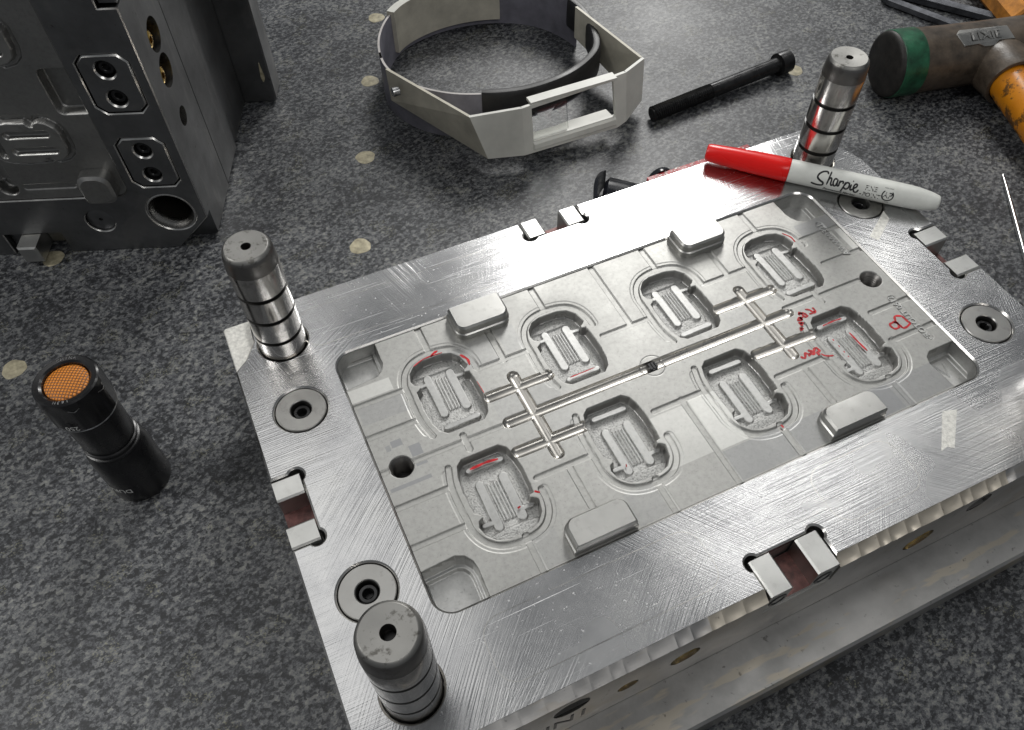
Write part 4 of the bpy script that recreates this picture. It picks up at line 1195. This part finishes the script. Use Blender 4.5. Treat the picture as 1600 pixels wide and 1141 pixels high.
# ------------------------------------------------------------------ dead blow hammer
hA = np.array((352.5, 213.5)); hd = np.array((121.2, -29.9)); hd = hd / np.linalg.norm(hd)
hammer = thing('mallet', 'brown rubber mallet with green band, worn orange handle, lying on its side', 'hammer', (hA[0], hA[1], 0), math.atan2(hd[1], hd[0]))
HR = 26.3
hf = lambda x, y, z: (z, x, HR + y)
mb = MB(); mb.lathe([(22.5, -0.6), (24.6, 0.2), (25.7, 1.6), (26.0, 3.2)], 56, fn=hf, cap1=False); mb.build('striking_face', FACE, hammer)
mb = MB(); mb.lathe([(26.05, 3.0), (26.5, 3.6), (26.5, 21.5), (26.2, 22.4)], 56, fn=hf, cap0=False, cap1=False); mb.build('green_band', GREEN, hammer)
mb = MB(); mb.lathe([(26.0, 22.2), (25.6, 30), (25.0, 50), (24.8, 85), (25.0, 120), (25.6, 140), (26.2, 150), (26.2, 166), (25, 168.5), (22, 169.5)], 56, fn=hf, cap0=False); hb = mb.build('head', RUBBER, hammer)
sd0 = np.array((-0.33, -0.944)); ca_, sa_ = hd; sdl = np.array((sd0 @ hd, sd0 @ np.array((-sa_, ca_))))
s0 = np.array((92.0, 0.0))
def along(t, r, e=1.0, zc=HR, n=40):
    p = s0 + sdl * t; q = np.array((-sdl[1], sdl[0]))
    return [(p[0] + q[0] * r * math.cos(2 * PI * i / n), p[1] + q[1] * r * math.cos(2 * PI * i / n), zc + e * r * math.sin(2 * PI * i / n)) for i in range(n)]
mb = MB(); mb.loft([along(2, 22, 0.8), along(14, 23.6, 0.86), along(20, 23.4, 0.93), along(27, 21.8), along(36, 20.6), along(43, 20.4), along(44.5, 19.8), along(44.6, 17.2), along(40, 16.8)], cap0=False, cap1=False); mb.build('handle_socket', RUBBER, hammer, ang=40)
mb = MB(); mb.loft([along(40, 16.6, 0.95, HR - 0), along(80, 16.0, 0.95, HR - 2), along(150, 14.8, .95, HR - 5), along(230, 15.5, .95, HR - 8), along(300, 16.5, .95, HR - 9.5), along(312, 14, .95, HR - 9.5)]); mb.build('handle', HANDLE, hammer, ang=40)
# raised badge on the head
mb = MB(); bo = [(-24, 4), (-20, -7), (-8, -6.5), (-3, -9), (6, -9), (10, -5.5), (24, -5.5), (21, 7), (-20, 8)]
def badge(u, v, h):
    th = math.radians(90 + 24) - v / 25.0
    return (73 + u, (24.9 + h) * math.cos(th), HR + (24.9 + h) * math.sin(th))
mb.extrude([inset(bo, 0.0)], 0, 1.0, 0.4, fn=badge)
V, F = text_geo('LIXIE', 10.5, 'CENTER', 0.0, 0.2); mb.add([badge(v[0] * 1.15, v[1] * .95, 1.35) for v in V], F)
mb.build('raised_badge', WASHER, hb, smooth=False)

# ------------------------------------------------------------------ things at the far right and behind
wood = thing('wooden_handle', 'orange wooden tool handle partly hidden behind the mallet', 'tool handle', (531, 252, 0), math.atan2(0.94, 0.33))
mb = MB(); oc = lambda x, r: [(x, r * math.cos(2 * PI * (i + .5) / 8), 15 + r * math.sin(2 * PI * (i + .5) / 8)) for i in range(8)]
mb.loft([oc(-33, 12.5), oc(-31, 14.5), oc(60, 15.5), oc(160, 14)]); mb.build('handle_shaft', WOOD, wood, smooth=False)


def hex_key(A, B, r, label, bendlen):
    A, d, s_, u_, L = axis_frame((*A, 0), (*B, 0))
    k = thing('hex_key', label, 'hex key', (A[0], A[1], 0), math.atan2(d[1], d[0]), 'hex keys behind the mallet')
    m_ = MB(); hx = lambda x, y, tx, ty: [(x - ty * r * math.cos(PI * i / 3 + PI / 6), y + tx * r * math.cos(PI * i / 3 + PI / 6), r * 0.88 + r * math.sin(PI * i / 3 + PI / 6)) for i in range(6)]
    pts = [(L, 0, 1, 0), (12, 0, 1, 0)]
    for q in range(1, 7):
        a = math.radians(15 * q); pts.append((12 - 12 * math.sin(a), 12 - 12 * math.cos(a), math.cos(a), -math.sin(a)))
    pts.append((0, bendlen, 0, -1))
    m_.loft([hx(*p) for p in pts]); m_.build('key_shaft', KEYST, k, ang=40)
    return k


hex_key((451, 323), (489, 236), 4.4, 'dark steel hex key, the one nearer the mallet face', 30)
hex_key((468, 325), (533, 231), 5.2, 'dark steel hex key, the one nearer the wooden handle', 34)
scr = thing('scriber', 'thin bright steel scriber needle lying at the right edge of the table', 'scriber', (372.4, 87.8, 0), math.atan2(19.2 - 87.8, 324.6 - 372.4))
mb = MB(); sf2 = lambda x, y, z: (z, x, 1.6 + y); mb.lathe([(0.25, 0), (0.7, 4), (1.2, 14), (1.5, 40), (1.5, 150)], 16, fn=sf2); mb.build('needle', NEEDLE, scr)
red = thing('red_bar_tool', 'chipped red bar with two black round knobs behind the mould', 'tool', (156, 176, 0), 0)
mb = MB(); mb.box(-44.5, 43.5, -9, 7.5, 8, 20); rb = mb.build('bar', REDPAINT, red, smooth=False)
mb = MB()
for k in range(70):
    x = rng.uniform(-43, 42); y = rng.uniform(2, 7.2); a = rng.uniform(.5, 2.6); b_ = rng.uniform(.3, .9)
    mb.add([(x, y, 20.06), (x + a, y + .2, 20.06), (x + a * 1.1, y + b_, 20.06), (x + .3, y + b_, 20.06)], [(0, 1, 2, 3)])
mb.build('paint_chips', CHALK, red, smooth=False)['kind'] = 'stuff'
for kx in (-31.0, 23.0):
    mb = MB(); fk = lambda a, b, h: (kx + a, 8.5 + h * 0.6, 11 + b); mb.lathe([(10.6, -1), (10.6, 4), (9.6, 6.5), (6, 8), (1.5, 8.5)], 36, fn=fk); mb.build('knob', BLACKP, red)
clip = thing('black_clip', 'glossy black ribbed plastic clip half hidden behind the mould edge', 'clip', (84, 186, 0), math.radians(-38))
mb = MB()
sec = lambda x, k: [(x, -13 * k, 6), (x, -14 * k, 14), (x, -10 * k, 20 * k + 2), (x, 0, 24 * k + 1), (x, 10 * k, 20 * k + 2), (x, 14 * k, 14), (x, 13 * k, 6), (x, 0, 3)]
mb.loft([sec(-6, .75), sec(-3, .92), sec(22, .82), sec(48, .62)]); cb = mb.build('clip_body', BLACKP, clip, ang=45)
for yy in (-7.5, 1.5, 8.5):
    mb = MB(); mb.loft([[(x, yy - 1.1, z0 - 3), (x, yy - .7, z0 + 1.6), (x, yy + .7, z0 + 1.6), (x, yy + 1.1, z0 - 3)] for x, z0 in ((-1, 20.5 - abs(yy) * .35), (40, 15 - abs(yy) * .3))]); mb.build('rib', BLACKP, cb, smooth=False)
mb = MB(); pts = [(-7 - 4.5 * math.cos(t), 17 * math.sin(t)) for t in np.linspace(-1.25, 1.25, 15)]
mb.loft([[(p[0] - 1.2, p[1], 4), (p[0] - 1.8, p[1], 23 - abs(p[1]) * .25), (p[0] + 1.2, p[1], 24.5 - abs(p[1]) * .25), (p[0] + 1.6, p[1], 4)] for p in pts]); mb.build('end_flange', BLACKP, clip, ang=40)
